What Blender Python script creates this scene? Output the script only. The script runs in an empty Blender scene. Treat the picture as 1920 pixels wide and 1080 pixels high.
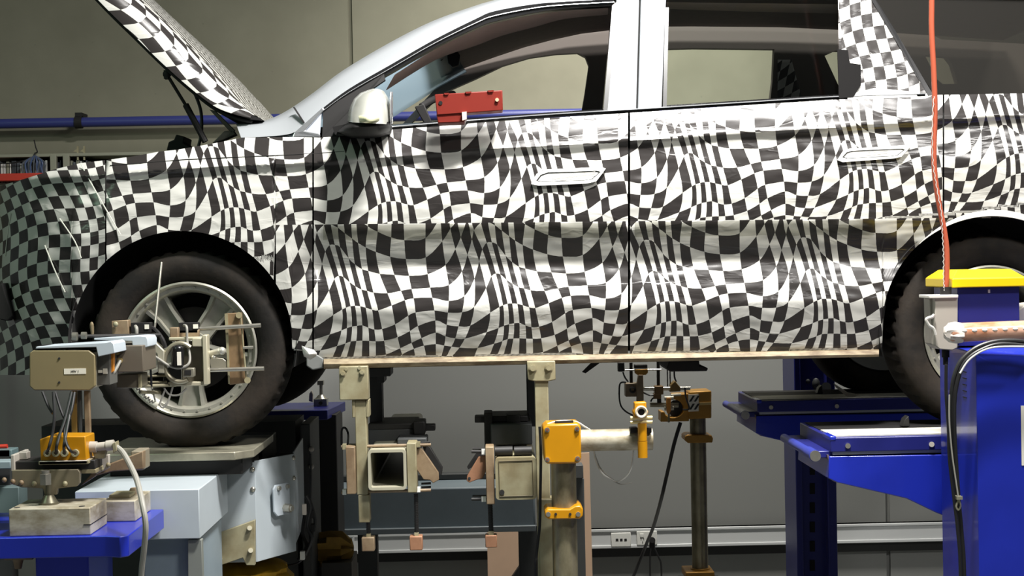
import bpy, bmesh, math, random
import numpy as np
from mathutils import Vector, Matrix, noise
random.seed(7)
SC = bpy.context.scene
COL = SC.collection
V = Vector
# ------------------------------------------------------------------ camera
CAM = V((0.0, -5.6, 2.0)); FPX = 2968.0; ROLL = 0.0192
_F = V((40/FPX, 1.0, -40/FPX)).normalized()
_R0 = _F.cross(V((0, 0, 1))).normalized(); _U0 = _R0.cross(_F).normalized()
_R = _R0*math.cos(ROLL) - _U0*math.sin(ROLL)
_U = _U0*math.cos(ROLL) + _R0*math.sin(ROLL)
cd = bpy.data.cameras.new('camera'); cam = bpy.data.objects.new('camera', cd); COL.objects.link(cam)
cd.sensor_width = 36.0; cd.lens = FPX/1920*36.0; cd.clip_end = 60
M = Matrix((( _R.x, _U.x, -_F.x, CAM.x), (_R.y, _U.y, -_F.y, CAM.y), (_R.z, _U.z, -_F.z, CAM.z), (0, 0, 0, 1)))
cam.matrix_world = M
SC.camera = cam
def W(px, py, Y):
    """world point at depth Y seen at photo pixel px, py"""
    r = _F*FPX + _R*(px-960) - _U*(py-540)
    return CAM + r*((Y-CAM.y)/r.y)
# ------------------------------------------------------------------ world, lamps, exposure
SC.view_settings.view_transform = 'Standard'
SC.view_settings.look = 'None'
SC.view_settings.exposure = 0.0
SC.view_settings.gamma = 1.0
SC.view_settings.use_curve_mapping = False
wd = bpy.data.worlds.new('world'); SC.world = wd; wd.use_nodes = True
wd.node_tree.nodes['Background'].inputs[0].default_value = (0.80, 0.86, 0.84, 1)
wd.node_tree.nodes['Background'].inputs[1].default_value = 0.11
def lamp(name, loc, target, sx, sy, watts, col=(1, 1, 1), spread=180):
    l = bpy.data.lights.new(name, 'AREA'); l.shape = 'RECTANGLE'; l.size = sx; l.size_y = sy
    l.energy = watts; l.color = col; l.spread = math.radians(spread)
    o = bpy.data.objects.new(name, l); COL.objects.link(o); o.location = loc
    o.rotation_euler = (V(target)-V(loc)).to_track_quat('-Z', 'Y').to_euler()
    return o
lamp('ceiling_or_fill_lamp', (0.9, -1.7, 5.6), (0.3, 0.0, 2.0), 0.8, 0.25, 185, (1.0, 0.975, 0.94), 110)
lamp('ceiling_or_fill_lamp', (3.0, -3.6, 5.2), (0.2, 0.0, 1.2), 1.0, 0.3, 66, (1.0, 0.975, 0.94), 120)
lamp('ceiling_or_fill_lamp', (1.15, -0.78, 5.6), (1.15, -0.4, 0.0), 1.9, 0.3, 75, (1.0, 0.98, 0.95), 120)
lamp('ceiling_or_fill_lamp', (1.0, 2.1, 5.0), (1.0, 3.4, 1.5), 1.2, 0.4, 95, (1.0, 0.97, 0.90), 110)
lamp('ceiling_or_fill_lamp', (-3.4, -2.2, 4.2), (-1.5, 0.2, 1.5), 1.2, 0.6, 20, (0.62, 1.0, 0.70))  # unseen green fill lamp, added to tint the shaded front bumper
# ------------------------------------------------------------------ materials
def zf(px, py, Y): return W(px, py, Y).z
def lin(c):
    c = c/255.0
    return c/12.92 if c <= 0.04045 else ((c+0.055)/1.055)**2.4
def rgb(t): return (lin(t[0]), lin(t[1]), lin(t[2]), 1.0)
def mat(name, c, rough=0.5, metal=0.0, var=0.0, vscale=8.0, bump=0.0, bscale=60.0, c2=None, coat=0.0, stretch=(1, 1, 1), spec=0.5):
    m = bpy.data.materials.new(name); m.use_nodes = True
    nt = m.node_tree; b = nt.nodes['Principled BSDF']
    b.inputs['Base Color'].default_value = rgb(c); b.inputs['Roughness'].default_value = rough
    b.inputs['Metallic'].default_value = metal; b.inputs['Coat Weight'].default_value = coat
    b.inputs['Specular IOR Level'].default_value = spec
    tc = nt.nodes.new('ShaderNodeTexCoord'); mp = nt.nodes.new('ShaderNodeMapping')
    mp.inputs['Scale'].default_value = stretch
    nt.links.new(tc.outputs['Object'], mp.inputs['Vector'])
    if var > 0 or c2:
        n = nt.nodes.new('ShaderNodeTexNoise'); n.inputs['Scale'].default_value = vscale
        n.inputs['Detail'].default_value = 6; n.inputs['Roughness'].default_value = 0.62
        nt.links.new(mp.outputs[0], n.inputs['Vector'])
        cr = nt.nodes.new('ShaderNodeValToRGB')
        a = rgb(c); d = rgb(c2) if c2 else tuple(x*(1-var) for x in a[:3])+(1,)
        cr.color_ramp.elements[0].position = 0.36; cr.color_ramp.elements[0].color = d
        cr.color_ramp.elements[1].position = 0.62; cr.color_ramp.elements[1].color = a
        nt.links.new(n.outputs['Fac'], cr.inputs['Fac']); nt.links.new(cr.outputs['Color'], b.inputs['Base Color'])
    if bump > 0:
        n2 = nt.nodes.new('ShaderNodeTexNoise'); n2.inputs['Scale'].default_value = bscale; n2.inputs['Detail'].default_value = 5
        nt.links.new(mp.outputs[0], n2.inputs['Vector'])
        bp = nt.nodes.new('ShaderNodeBump'); bp.inputs['Strength'].default_value = bump; bp.inputs['Distance'].default_value = 0.01
        nt.links.new(n2.outputs['Fac'], bp.inputs['Height']); nt.links.new(bp.outputs[0], b.inputs['Normal'])
    return m
def film_mat(name, white=(188, 187, 181), black=(44, 41, 40)):
    m = bpy.data.materials.new(name); m.use_nodes = True
    nt = m.node_tree; b = nt.nodes['Principled BSDF']
    uv = nt.nodes.new('ShaderNodeUVMap'); uv.uv_map = 'film'
    ck = nt.nodes.new('ShaderNodeTexChecker'); ck.inputs['Scale'].default_value = 1.0
    ck.inputs['Color1'].default_value = rgb(white); ck.inputs['Color2'].default_value = rgb(black)
    nt.links.new(uv.outputs[0], ck.inputs['Vector'])
    nt.links.new(ck.outputs['Color'], b.inputs['Base Color'])
    b.inputs['Roughness'].default_value = 0.26
    b.inputs['Specular IOR Level'].default_value = 0.42
    tc = nt.nodes.new('ShaderNodeTexCoord'); mp = nt.nodes.new('ShaderNodeMapping')
    mp.inputs['Scale'].default_value = (1.4, 1.4, 5.0); mp.inputs['Rotation'].default_value = (0, 0.12, 0)
    nt.links.new(tc.outputs['Object'], mp.inputs['Vector'])
    n = nt.nodes.new('ShaderNodeTexNoise'); n.inputs['Scale'].default_value = 1.6; n.inputs['Detail'].default_value = 4
    n.inputs['Distortion'].default_value = 0.6
    nt.links.new(mp.outputs[0], n.inputs['Vector'])
    # sparse sharp creases: |noise - 0.5| ridge
    s = nt.nodes.new('ShaderNodeMath'); s.operation = 'SUBTRACT'; s.inputs[1].default_value = 0.5
    a = nt.nodes.new('ShaderNodeMath'); a.operation = 'ABSOLUTE'
    mr = nt.nodes.new('ShaderNodeMapRange'); mr.inputs['From Max'].default_value = 0.035; mr.inputs['To Min'].default_value = 1.0; mr.inputs['To Max'].default_value = 0.0
    nt.links.new(n.outputs['Fac'], s.inputs[0]); nt.links.new(s.outputs[0], a.inputs[0]); nt.links.new(a.outputs[0], mr.inputs['Value'])
    bp = nt.nodes.new('ShaderNodeBump'); bp.inputs['Strength'].default_value = 0.12; bp.inputs['Distance'].default_value = 0.006
    nt.links.new(mr.outputs[0], bp.inputs['Height']); nt.links.new(bp.outputs[0], b.inputs['Normal'])
    return m
def glass_mat(name, tint, transp, gloss_rough=0.03):
    m = bpy.data.materials.new(name); m.use_nodes = True
    nt = m.node_tree; nt.nodes.remove(nt.nodes['Principled BSDF'])
    out = nt.nodes['Material Output']
    t = nt.nodes.new('ShaderNodeBsdfTransparent'); t.inputs[0].default_value = rgb(tint)
    g = nt.nodes.new('ShaderNodeBsdfGlossy'); g.inputs['Roughness'].default_value = gloss_rough
    mx = nt.nodes.new('ShaderNodeMixShader'); mx.inputs[0].default_value = 1-transp
    nt.links.new(t.outputs[0], mx.inputs[1]); nt.links.new(g.outputs[0], mx.inputs[2]); nt.links.new(mx.outputs[0], out.inputs['Surface'])
    return m
FILM = film_mat('checker_film')
SILVER = mat('silver_paint', (196, 200, 204), 0.28, 0.55, coat=0.3)
SILVERM = mat('mirror_cap_paint', (205, 205, 196), 0.25, 0.35, coat=0.4)
BLACKG = mat('gloss_black_trim', (22, 22, 23), 0.25)
BLACKM = mat('matte_black_plastic', (34, 33, 33), 0.6, spec=0.2)
DARK = mat('dark_void', (20, 19, 18), 0.9)
BROWN = mat('headliner_fabric', (128, 112, 105), 0.9, var=0.1, vscale=30)
BROWN_LIT = mat('header_fabric_lit', (196, 176, 166), 0.9, var=0.06, vscale=30)  # headliner fabric again, lightened in colour where the header gets too little light
TRIMI = mat('interior_plastic', (104, 96, 90), 0.7)
CHROME = mat('bright_trim', (200, 202, 205), 0.2, 0.8)
SILLM = mat('dirty_beige_sill', (152, 138, 110), 0.6, var=0.4, vscale=14, c2=(104, 86, 62), stretch=(1, 1, 4))
RUBBER = mat('dusty_tyre_rubber', (24, 22, 20), 0.8, var=0.3, vscale=7, c2=(44, 38, 32), bump=0.15, bscale=40, spec=0.25)
ALLOY = mat('grey_alloy', (168, 166, 154), 0.38, 0.6, var=0.2, vscale=10)
STEELD = mat('dark_brake_steel', (46, 45, 44), 0.5, 0.5)
CREAM = mat('cream_painted_steel', (148, 143, 116), 0.5, var=0.25, vscale=9, c2=(126, 116, 88))
TANP = mat('tan_painted_steel', (142, 124, 98), 0.5, var=0.3, vscale=10, c2=(112, 92, 70))
OLIVE = mat('olive_tan_paint', (132, 120, 88), 0.45, var=0.08, vscale=5)
YELLOW = mat('safety_yellow', (184, 127, 3), 0.38, var=0.08, vscale=6)
YELLOWB = mat('bright_yellow_cap', (236, 202, 8), 0.38)
BLUE = mat('blue_machine_paint', (30, 46, 168), 0.28, var=0.12, vscale=3, coat=0.3)
BLUED = mat('dark_blue_paint', (34, 38, 112), 0.35, var=0.15, vscale=4)
GREYB = mat('grey_blue_sheet_paint', (174, 183, 188), 0.42, var=0.06, vscale=4)
PALEB = mat('pale_blue_sheet', (186, 196, 204), 0.4)
DKGREY = mat('dark_grey_steel', (58, 60, 60), 0.6, var=0.2, vscale=6)
BEAMG = mat('slate_beam_paint', (116, 128, 135), 0.5, var=0.15, vscale=3)
BLACKS = mat('black_clamp_steel', (36, 35, 34), 0.55, 0.2, var=0.2, vscale=10)
STEEL = mat('bright_steel', (196, 192, 180), 0.3, 0.85, var=0.2, vscale=14)
ALUW = mat('scuffed_aluminium', (190, 184, 166), 0.5, 0.25, var=0.4, vscale=11, c2=(140, 130, 106), stretch=(1, 1, 2))
GALV = mat('worn_pole_steel', (152, 144, 118), 0.38, 0.6, var=0.35, vscale=12, c2=(108, 100, 78), stretch=(1, 1, 0.5))
BRASS = mat('gold_anodised', (168, 122, 44), 0.42, 0.35, var=0.2, vscale=10)
COPPER = mat('copper_block', (160, 116, 88), 0.55, 0.2, var=0.25, vscale=15)
PEACH = mat('peach_fibreboard', (232, 196, 166), 0.7, var=0.06, vscale=6)
REDP = mat('red_plastic', (112, 31, 21), 0.5, spec=0.3)
ORANGE = mat('orange_hose_rubber', (180, 88, 62), 0.4)
CABLEB = mat('black_cable', (26, 26, 27), 0.45)
CABLEG = mat('grey_cable', (150, 148, 140), 0.5)
CABLEW = mat('white_cable', (206, 206, 200), 0.5)
GREYP = mat('grey_box_paint', (172, 166, 156), 0.45)
FOAM = mat('taped_foam', (226, 178, 154), 0.3, var=0.35, vscale=22, c2=(178, 116, 80), coat=0.5, stretch=(0.4, 1, 1))
WHITEL = mat('white_label', (232, 228, 214), 0.5)
WHITEP = mat('white_plastic', (226, 226, 220), 0.4)
TRUNK = mat('grey_trunking_plastic', (204, 206, 206), 0.45)
PIPEB = mat('blue_pipe_paint', (46, 52, 112), 0.4)
REDT = mat('red_tray', (176, 50, 34), 0.5)
INK = mat('ink', (28, 26, 26), 0.6)
AMBER = mat('amber_lens', (206, 206, 170), 0.2)
LENS = mat('lens_glass', (14, 12, 12), 0.1)
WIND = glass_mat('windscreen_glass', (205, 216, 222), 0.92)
_nt = WIND.node_tree; _d = _nt.nodes.new('ShaderNodeBsdfTranslucent'); _d.inputs[0].default_value = rgb((186, 200, 210))  # pale translucent share stands in for the dashboard reflection in the windscreen
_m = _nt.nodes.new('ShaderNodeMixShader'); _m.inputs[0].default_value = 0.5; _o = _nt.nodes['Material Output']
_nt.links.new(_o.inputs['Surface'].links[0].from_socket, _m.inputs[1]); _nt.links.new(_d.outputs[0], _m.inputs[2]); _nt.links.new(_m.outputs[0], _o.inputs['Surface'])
CLEAR = glass_mat('clear_glass', (235, 238, 236), 0.985)
TINT = glass_mat('privacy_glass', (190, 190, 186), 0.985)
_nt = TINT.node_tree; _d = _nt.nodes.new('ShaderNodeBsdfDiffuse'); _d.inputs[0].default_value = rgb((190, 186, 180))  # faint diffuse haze mixed in to imitate dusty reflections on this glass
_m = _nt.nodes.new('ShaderNodeMixShader'); _m.inputs[0].default_value = 0.022; _o = _nt.nodes['Material Output']
_nt.links.new(_o.inputs['Surface'].links[0].from_socket, _m.inputs[1]); _nt.links.new(_d.outputs[0], _m.inputs[2]); _nt.links.new(_m.outputs[0], _o.inputs['Surface'])
# ------------------------------------------------------------------ mesh helpers
def catmull(P, sub):
    P = [V(p) for p in P]
    if len(P) < 3 or sub < 2: return P
    out = []
    for k in range(len(P)-1):
        p0 = P[max(k-1, 0)]; p1 = P[k]; p2 = P[k+1]; p3 = P[min(k+2, len(P)-1)]
        for s in range(sub):
            t = s/sub
            out.append(0.5*((2*p1)+(p2-p0)*t+(2*p0-5*p1+4*p2-p3)*t*t+(3*p1-p0-3*p2+p3)*t**3))
    out.append(P[-1]); return out
class MB:
    def __init__(s): s.v = []; s.f = []; s.uv = {}
    def add(s, vs, fs):
        o = len(s.v); s.v += [V(x) for x in vs]; s.f += [tuple(o+i for i in f) for f in fs]; return s
    def box(s, x0, x1, y0, y1, z0, z1):
        if x0 > x1: x0, x1 = x1, x0
        if y0 > y1: y0, y1 = y1, y0
        if z0 > z1: z0, z1 = z1, z0
        vs = [(x, y, z) for x in (x0, x1) for y in (y0, y1) for z in (z0, z1)]
        return s.add(vs, [(0, 1, 3, 2), (4, 6, 7, 5), (0, 4, 5, 1), (2, 3, 7, 6), (0, 2, 6, 4), (1, 5, 7, 3)])
    def pbox(s, a, b, c, d, y0, y1):
        """box whose front face (at depth y0) spans photo pixels a,b .. c,d"""
        mx, my = (a+c)/2, (b+d)/2
        return s.box(W(a, my, y0).x, W(c, my, y0).x, y0, y1, W(mx, d, y0).z, W(mx, b, y0).z)
    def cyl(s, p0, p1, r, n=16, r1=None, caps=True):
        p0, p1 = V(p0), V(p1); r1 = r if r1 is None else r1
        a = (p1-p0).normalized(); t = a.orthogonal().normalized(); b = a.cross(t)
        vs = []
        for p, q in ((p0, r), (p1, r1)):
            vs += [p+(t*math.cos(2*math.pi*i/n)+b*math.sin(2*math.pi*i/n))*q for i in range(n)]
        fs = [(i, (i+1) % n, n+(i+1) % n, n+i) for i in range(n)]
        if caps: fs += [tuple(range(n-1, -1, -1)), tuple(range(n, 2*n))]
        return s.add(vs, fs)
    def tube(s, P, r, n=8, sub=6):
        P = catmull(P, sub); T = None; vs = []
        for k, p in enumerate(P):
            d = (P[min(k+1, len(P)-1)]-P[max(k-1, 0)]).normalized()
            if T is None: T = d.orthogonal().normalized()
            T = (T-d*T.dot(d)).normalized(); B = d.cross(T)
            rr = r(k/(len(P)-1)) if callable(r) else r
            vs += [p+(T*math.cos(2*math.pi*i/n)+B*math.sin(2*math.pi*i/n))*rr for i in range(n)]
        m = len(P)
        fs = [(k*n+i, k*n+(i+1) % n, (k+1)*n+(i+1) % n, (k+1)*n+i) for k in range(m-1) for i in range(n)]
        fs += [tuple(range(n-1, -1, -1)), tuple(range((m-1)*n, m*n))]
        return s.add(vs, fs)
    def prism(s, pts, y1):
        """pts: 3D outline of the front; extruded in +y to depth offset y1"""
        n = len(pts); a = [V(p) for p in pts]; b = [p+V((0, y1, 0)) for p in a]
        return s.add(a+b, [tuple(range(n)), tuple(range(2*n-1, n-1, -1))]+[((i+1) % n, i, n+i, n+(i+1) % n) for i in range(n)])
    def pprism(s, pix, y0, y1): return s.prism([W(p[0], p[1], y0) for p in pix], y1-y0)
    def lathe(s, c, axis, prof, n=48, mod=None):
        c = V(c); a = V(axis).normalized(); t = V((0, 0, 1)) if abs(a.z) < 0.9 else V((1, 0, 0)); t = (t-a*t.dot(a)).normalized(); b = a.cross(t)
        vs = []
        for j, (r, h) in enumerate(prof):
            for i in range(n):
                rr = r+(mod(j, i) if mod else 0)
                an = 2*math.pi*i/n
                vs.append(c+a*h+(t*math.cos(an)+b*math.sin(an))*rr)
        fs = [(j*n+i, j*n+(i+1) % n, (j+1)*n+(i+1) % n, (j+1)*n+i) for j in range(len(prof)-1) for i in range(n)]
        return s.add(vs, fs)
    def ball(s, c, rx, ry, rz, n=16):
        c = V(c); vs = []; fs = []
        for j in range(n//2+1):
            th = math.pi*j/(n//2)
            for i in range(n):
                ph = 2*math.pi*i/n
                vs.append(c+V((rx*math.sin(th)*math.cos(ph), ry*math.sin(th)*math.sin(ph), rz*math.cos(th))))
        for j in range(n//2):
            for i in range(n): fs.append((j*n+i, j*n+(i+1) % n, (j+1)*n+(i+1) % n, (j+1)*n+i))
        return s.add(vs, fs)
    def grid(s, rows, uvs=None):
        """rows: list of equal-length lists of points"""
        o = len(s.v); nc = len(rows[0])
        for j, r in enumerate(rows):
            for i, p in enumerate(r):
                if uvs: s.uv[len(s.v)] = uvs[j][i]
                s.v.append(V(p))
        for j in range(len(rows)-1):
            for i in range(nc-1):
                s.f.append((o+j*nc+i, o+j*nc+i+1, o+(j+1)*nc+i+1, o+(j+1)*nc+i))
        return s
ORG = {}
def _base(vs):
    xs = [v.x for v in vs]; ys = [v.y for v in vs]; zs = [v.z for v in vs]
    return V(((min(xs)+max(xs))/2, (min(ys)+max(ys))/2, min(zs)))
def build(name, mb, m, parent=None, bevel=0.0, smooth=True, solid=0.0, recalc=True, seg=2, ang=35):
    L = ORG[parent.name] if parent else _base(mb.v)
    me = bpy.data.meshes.new(name)
    me.from_pydata([v-L for v in mb.v], [], mb.f); me.update()
    if mb.uv:
        ul = me.uv_layers.new(name='film')
        idx = np.empty(len(me.loops), dtype=np.int32); me.loops.foreach_get('vertex_index', idx)
        arr = np.zeros((len(mb.v), 2), dtype=np.float32)
        for k, t in mb.uv.items(): arr[k] = t
        ul.data.foreach_set('uv', arr[idx].ravel())
    if recalc:
        bm = bmesh.new(); bm.from_mesh(me); bmesh.ops.recalc_face_normals(bm, faces=bm.faces); bm.to_mesh(me); bm.free()
    if smooth:
        me.polygons.foreach_set('use_smooth', [True]*len(me.polygons))
        me.set_sharp_from_angle(angle=math.radians(ang))
    me.materials.append(m)
    o = bpy.data.objects.new(name, me); COL.objects.link(o)
    if parent: o.parent = parent
    else: o.location = L
    ORG[o.name] = L
    if solid:
        md = o.modifiers.new('solid', 'SOLIDIFY'); md.thickness = solid; md.offset = 0
    if bevel:
        md = o.modifiers.new('bevel', 'BEVEL'); md.width = bevel; md.segments = seg; md.limit_method = 'ANGLE'; md.angle_limit = math.radians(40)
        md.harden_normals = False
    return o
def tag(o, label, cat, group=None):
    o['label'] = label; o['category'] = cat
    if group: o['group'] = group
    return o
def thing(name, label, cat, loc, group=None):
    o = bpy.data.objects.new(name, None); o.empty_display_size = 0.1; COL.objects.link(o); o.location = loc
    ORG[o.name] = V(loc); return tag(o, label, cat, group)
def dup(root, off, label, group=None):
    r = root.copy(); COL.objects.link(r); r.location = V(root.location)+V(off); r['label'] = label
    if group: r['group'] = group
    for ch in list(root.children):
        c = ch.copy(); COL.objects.link(c); c.parent = r
        for g in list(ch.children):
            d = g.copy(); COL.objects.link(d); d.parent = c
    return r
def structure(name, mb, m, **k):
    o = build(name, mb, m, **k); o['kind'] = 'structure'; return o
def text(name, s, p, size, m, parent, rx=math.pi/2, ry=0.0):
    cu = bpy.data.curves.new(name, 'FONT'); cu.body = s; cu.size = size; cu.align_x = 'CENTER'; cu.align_y = 'CENTER'; cu.extrude = 0.0004
    cu.materials.append(m)
    tmp = bpy.data.objects.new('tmp', cu); COL.objects.link(tmp)
    me = bpy.data.meshes.new_from_object(tmp.evaluated_get(bpy.context.evaluated_depsgraph_get())); bpy.data.objects.remove(tmp)
    o = bpy.data.objects.new(name, me); COL.objects.link(o); o.parent = parent
    o.location = V(p)-ORG[parent.name]; o.rotation_euler = (rx, ry, 0); return o
def PL(table, x):
    """piecewise-linear lookup"""
    return float(np.interp(x, [t[0] for t in table], [t[1] for t in table]))
# ------------------------------------------------------------------ camouflage film pattern
# grid crossings of one repeat of the printed film: rows j, columns i
_N = {}
def _put(i, j0, pts):
    for k, p in enumerate(pts): _N[(i, j0+k)] = p
_put(0, 0, [(590.5, 453), (603.9, 494.6), (616.9, 544.4), (624.7, 590.7), (618.2, 627.2), (601.1, 656.9)])
_put(1, 0, [(594.2, 436.3), (609.9, 471.9), (627, 522.7), (641.9, 580.1), (640.5, 619.4), (632.1, 649), (622, 676)])
_put(2, 0, [(607.5, 422), (618.2, 459.4), (635.4, 517.1), (648.5, 576.9), (650.6, 615.2), (647.9, 643.9), (637, 675)])
_put(3, 0, [(620.5, 421), (628, 459), (643.7, 519), (657.4, 574.1), (660.2, 612.4), (657.6, 640.2), (649, 674)])
_put(4, 0, [(633.5, 427), (637.7, 463.1), (655.7, 529.2), (665.9, 573.6), (669.6, 611), (668.2, 639.3), (662, 673)])
_put(5, 0, [(646.5, 437.2), (653.9, 484.4), (666.4, 536.6), (675.6, 574.1), (679.6, 610.1), (679.6, 638.8), (678.4, 672)])
_put(6, 0, [(660.4, 447.4), (665.5, 495.6), (678, 543), (685.8, 576.9), (690.9, 614.7), (692.3, 639.3), (692.8, 669)])
_put(7, 0, [(671.5, 455.7), (678.9, 504.8), (688.3, 545.4), (697.9, 580.6), (702, 618), (704.4, 639.7), (704.8, 667)])
_put(8, -1, [(690, 424.7), (685.8, 464), (690.5, 508), (700.2, 548.6), (709, 582), (716.4, 617), (720.1, 638.8), (723.8, 664.7)])
_put(9, -1, [(708, 434.4), (704.8, 472.4), (712.2, 513.4), (726.6, 550), (734.4, 572.7), (740.9, 608.2), (745.6, 632.3), (750.6, 653.1), (753.9, 665.2)])
_put(10, -1, [(733.5, 445.1), (731.7, 481.2), (739.5, 515.3), (752, 545.4), (759, 563), (765.5, 592), (768.7, 620.7), (771.9, 643), (776.1, 654.1)])
_put(11, -1, [(758.1, 450.2), (760.8, 485.4), (766.9, 517.1), (771.5, 542.1), (775.6, 559.3), (779.2, 586), (783.5, 611.5), (790.3, 634.2), (795.1, 648.1), (799.3, 668)])
_put(12, -1, [(797.9, 446), (798.3, 482.6), (801.6, 513.9), (806.7, 539.4), (810.4, 558.3), (814.5, 582.4), (816.4, 600.8), (817.3, 624), (817.3, 645.3), (817.8, 669)])
_put(13, 0, [(829.4, 452), (835.4, 496.5), (841.4, 534.3), (841.4, 564.3), (840, 586.1), (837.7, 609.2), (835.4, 630.9), (833.1, 648.1), (828, 668)])
_put(14, 0, [(844.6, 428.9), (853.9, 466.9), (866.4, 508.5), (870.6, 555.1), (866.4, 585.6), (859.9, 611.9), (853.9, 634.6), (846.9, 649.9), (838, 669)])
_put(15, 1, [(864.1, 444.6), (876.6, 478), (889.7, 522.2), (889.2, 575.3), (881.7, 610.6), (871.5, 635.1), (861.3, 651.8), (848, 668)])
_TX, _TY = 294.5, -4.5
def _node(i, j):
    b = i//16; ii = i-16*b; jj = j-2*b
    ks = sorted(k for (a, k) in _N if a == ii)
    if jj < ks[0]:
        p, q = _N[(ii, ks[0])], _N[(ii, ks[0]+1)]; n = ks[0]-jj; r = (p[0]+(p[0]-q[0])*n*0.6, p[1]+(p[1]-q[1])*n)
    elif jj > ks[-1]:
        p, q = _N[(ii, ks[-1])], _N[(ii, ks[-1]-1)]; n = jj-ks[-1]; r = (p[0]+(p[0]-q[0])*n*0.6, p[1]+max(p[1]-q[1], 14)*n)
    else: r = _N[(ii, jj)]
    return (r[0]+_TX*b, r[1]+_TY*b)
def _make_lut():
    i0, i1, j0, j1 = -17, 34, -5, 12
    G = np.array([[_node(i, j) for j in range(j0, j1+1)] for i in range(i0, i1+1)])
    X0, Y0, X1, Y1 = 596, 405, 900, 690; rs = 2
    w, h = (X1-X0)*rs, (Y1-Y0)*rs
    U = np.full((h, w), np.nan); Vv = np.full((h, w), np.nan)
    n = 64; t = (np.arange(n)+0.5)/n
    B = np.stack([0.5*(-t+2*t*t-t**3), 0.5*(2-5*t*t+3*t**3), 0.5*(t+4*t*t-3*t**3), 0.5*(-t*t+t**3)])
    def run(ok):
        for a in range(1, G.shape[0]-2):
            for b in range(1, G.shape[1]-2):
                i, j = i0+a, j0+b; jj = j-2*(i//16)
                inside = -1 <= jj <= 7
                if inside != ok: continue
                P = G[a-1:a+3, b-1:b+3]
                q = np.einsum('am,abk,bn->mnk', B, P, B)
                xi = ((q[..., 0]-X0)*rs).astype(int); yi = ((q[..., 1]-Y0)*rs).astype(int)
                k = (xi >= 0) & (xi < w) & (yi >= 0) & (yi < h)
                uu = np.broadcast_to((i+t)[:, None], xi.shape); vv = np.broadcast_to((j+t)[None, :], xi.shape)
                U[yi[k], xi[k]] = uu[k]; Vv[yi[k], xi[k]] = vv[k]
    run(False); run(True)
    for _ in range(60):
        bad = np.isnan(U)
        if not bad.any(): break
        for ax, sh in ((0, 1), (0, -1), (1, 1), (1, -1)):
            r1 = np.roll(U, sh, ax); r2 = np.roll(Vv, sh, ax)
            k = np.isnan(U) & ~np.isnan(r1); U[k] = r1[k]; Vv[k] = r2[k]
    return np.nan_to_num(U), np.nan_to_num(Vv), X0, Y0, rs
_LU, _LV, _LX, _LY, _LR = _make_lut()
def film_uv(x, y):
    """film print coordinates (u,v) at lower-strip position x,y"""
    n = math.floor((x-600)/_TX); xx = x-n*_TX; yy = y-n*_TY
    m = math.floor((yy-414)/256.0); yy -= 256.0*m
    fx = min(max((xx-_LX)*_LR-0.5, 0), _LU.shape[1]-1.001); fy = min(max((yy-_LY)*_LR-0.5, 0), _LU.shape[0]-1.001)
    a, b = int(fx), int(fy); s, t = fx-a, fy-b
    def L(A): return (A[b, a]*(1-s)+A[b, a+1]*s)*(1-t)+(A[b+1, a]*(1-s)+A[b+1, a+1]*s)*t
    return (float(L(_LU))+16*n+64, float(L(_LV))+2*n+64)
def film_upper(px, py):
    d = px-998.0
    dy = -206-0.0442*d-2.6e-5*d*d
    return film_uv(px-66.5, py-dy)
def film_patch(px, py):
    return (px/17.5+0.55*math.sin(py/38.0)+0.35*math.sin(px/33.0)-py/90.0+50, py/24.0+0.5*math.sin(px/41.0)+px/75.0+50)
# ------------------------------------------------------------------ room
WY = 3.65
def wall_mat():
    m = mat('wall_concrete_and_paint', (150, 147, 130), 0.85)
    nt = m.node_tree; b = nt.nodes['Principled BSDF']
    ge = nt.nodes.new('ShaderNodeNewGeometry'); sp = nt.nodes.new('ShaderNodeSeparateXYZ'); nt.links.new(ge.outputs['Position'], sp.inputs[0])
    n = nt.nodes.new('ShaderNodeTexNoise'); n.inputs['Scale'].default_value = 1.1; n.inputs['Detail'].default_value = 9; n.inputs['Roughness'].default_value = 0.6
    nt.links.new(ge.outputs['Position'], n.inputs['Vector'])
    cr = nt.nodes.new('ShaderNodeValToRGB'); cr.color_ramp.elements[0].position = 0.35; cr.color_ramp.elements[1].position = 0.68
    cr.color_ramp.elements[0].color = rgb((112, 110, 94)); cr.color_ramp.elements[1].color = rgb((130, 128, 111))
    nt.links.new(n.outputs['Fac'], cr.inputs['Fac'])
    vo = nt.nodes.new('ShaderNodeTexVoronoi'); vo.inputs['Scale'].default_value = 9.0; nt.links.new(ge.outputs['Position'], vo.inputs['Vector'])
    lt = nt.nodes.new('ShaderNodeMath'); lt.operation = 'LESS_THAN'; lt.inputs[1].default_value = 0.05; nt.links.new(vo.outputs['Distance'], lt.inputs[0])
    mu = nt.nodes.new('ShaderNodeMath'); mu.operation = 'MULTIPLY'; mu.inputs[1].default_value = 0.35; nt.links.new(lt.outputs[0], mu.inputs[0])
    m1 = nt.nodes.new('ShaderNodeMixRGB'); nt.links.new(mu.outputs[0], m1.inputs['Fac']); nt.links.new(cr.outputs[0], m1.inputs['Color1']); m1.inputs['Color2'].default_value = rgb((92, 90, 78))
    gt = nt.nodes.new('ShaderNodeMath'); gt.operation = 'GREATER_THAN'; gt.inputs[1].default_value = 2.0; nt.links.new(sp.outputs['Z'], gt.inputs[0])
    m2 = nt.nodes.new('ShaderNodeMixRGB'); nt.links.new(gt.outputs[0], m2.inputs['Fac']); m2.inputs['Color1'].default_value = rgb((130, 131, 128)); nt.links.new(m1.outputs[0], m2.inputs['Color2'])
    nt.links.new(m2.outputs[0], b.inputs['Base Color'])
    bp = nt.nodes.new('ShaderNodeBump'); bp.inputs['Strength'].default_value = 0.08; nt.links.new(n.outputs['Fac'], bp.inputs['Height']); nt.links.new(bp.outputs[0], b.inputs['Normal'])
    return m
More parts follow.
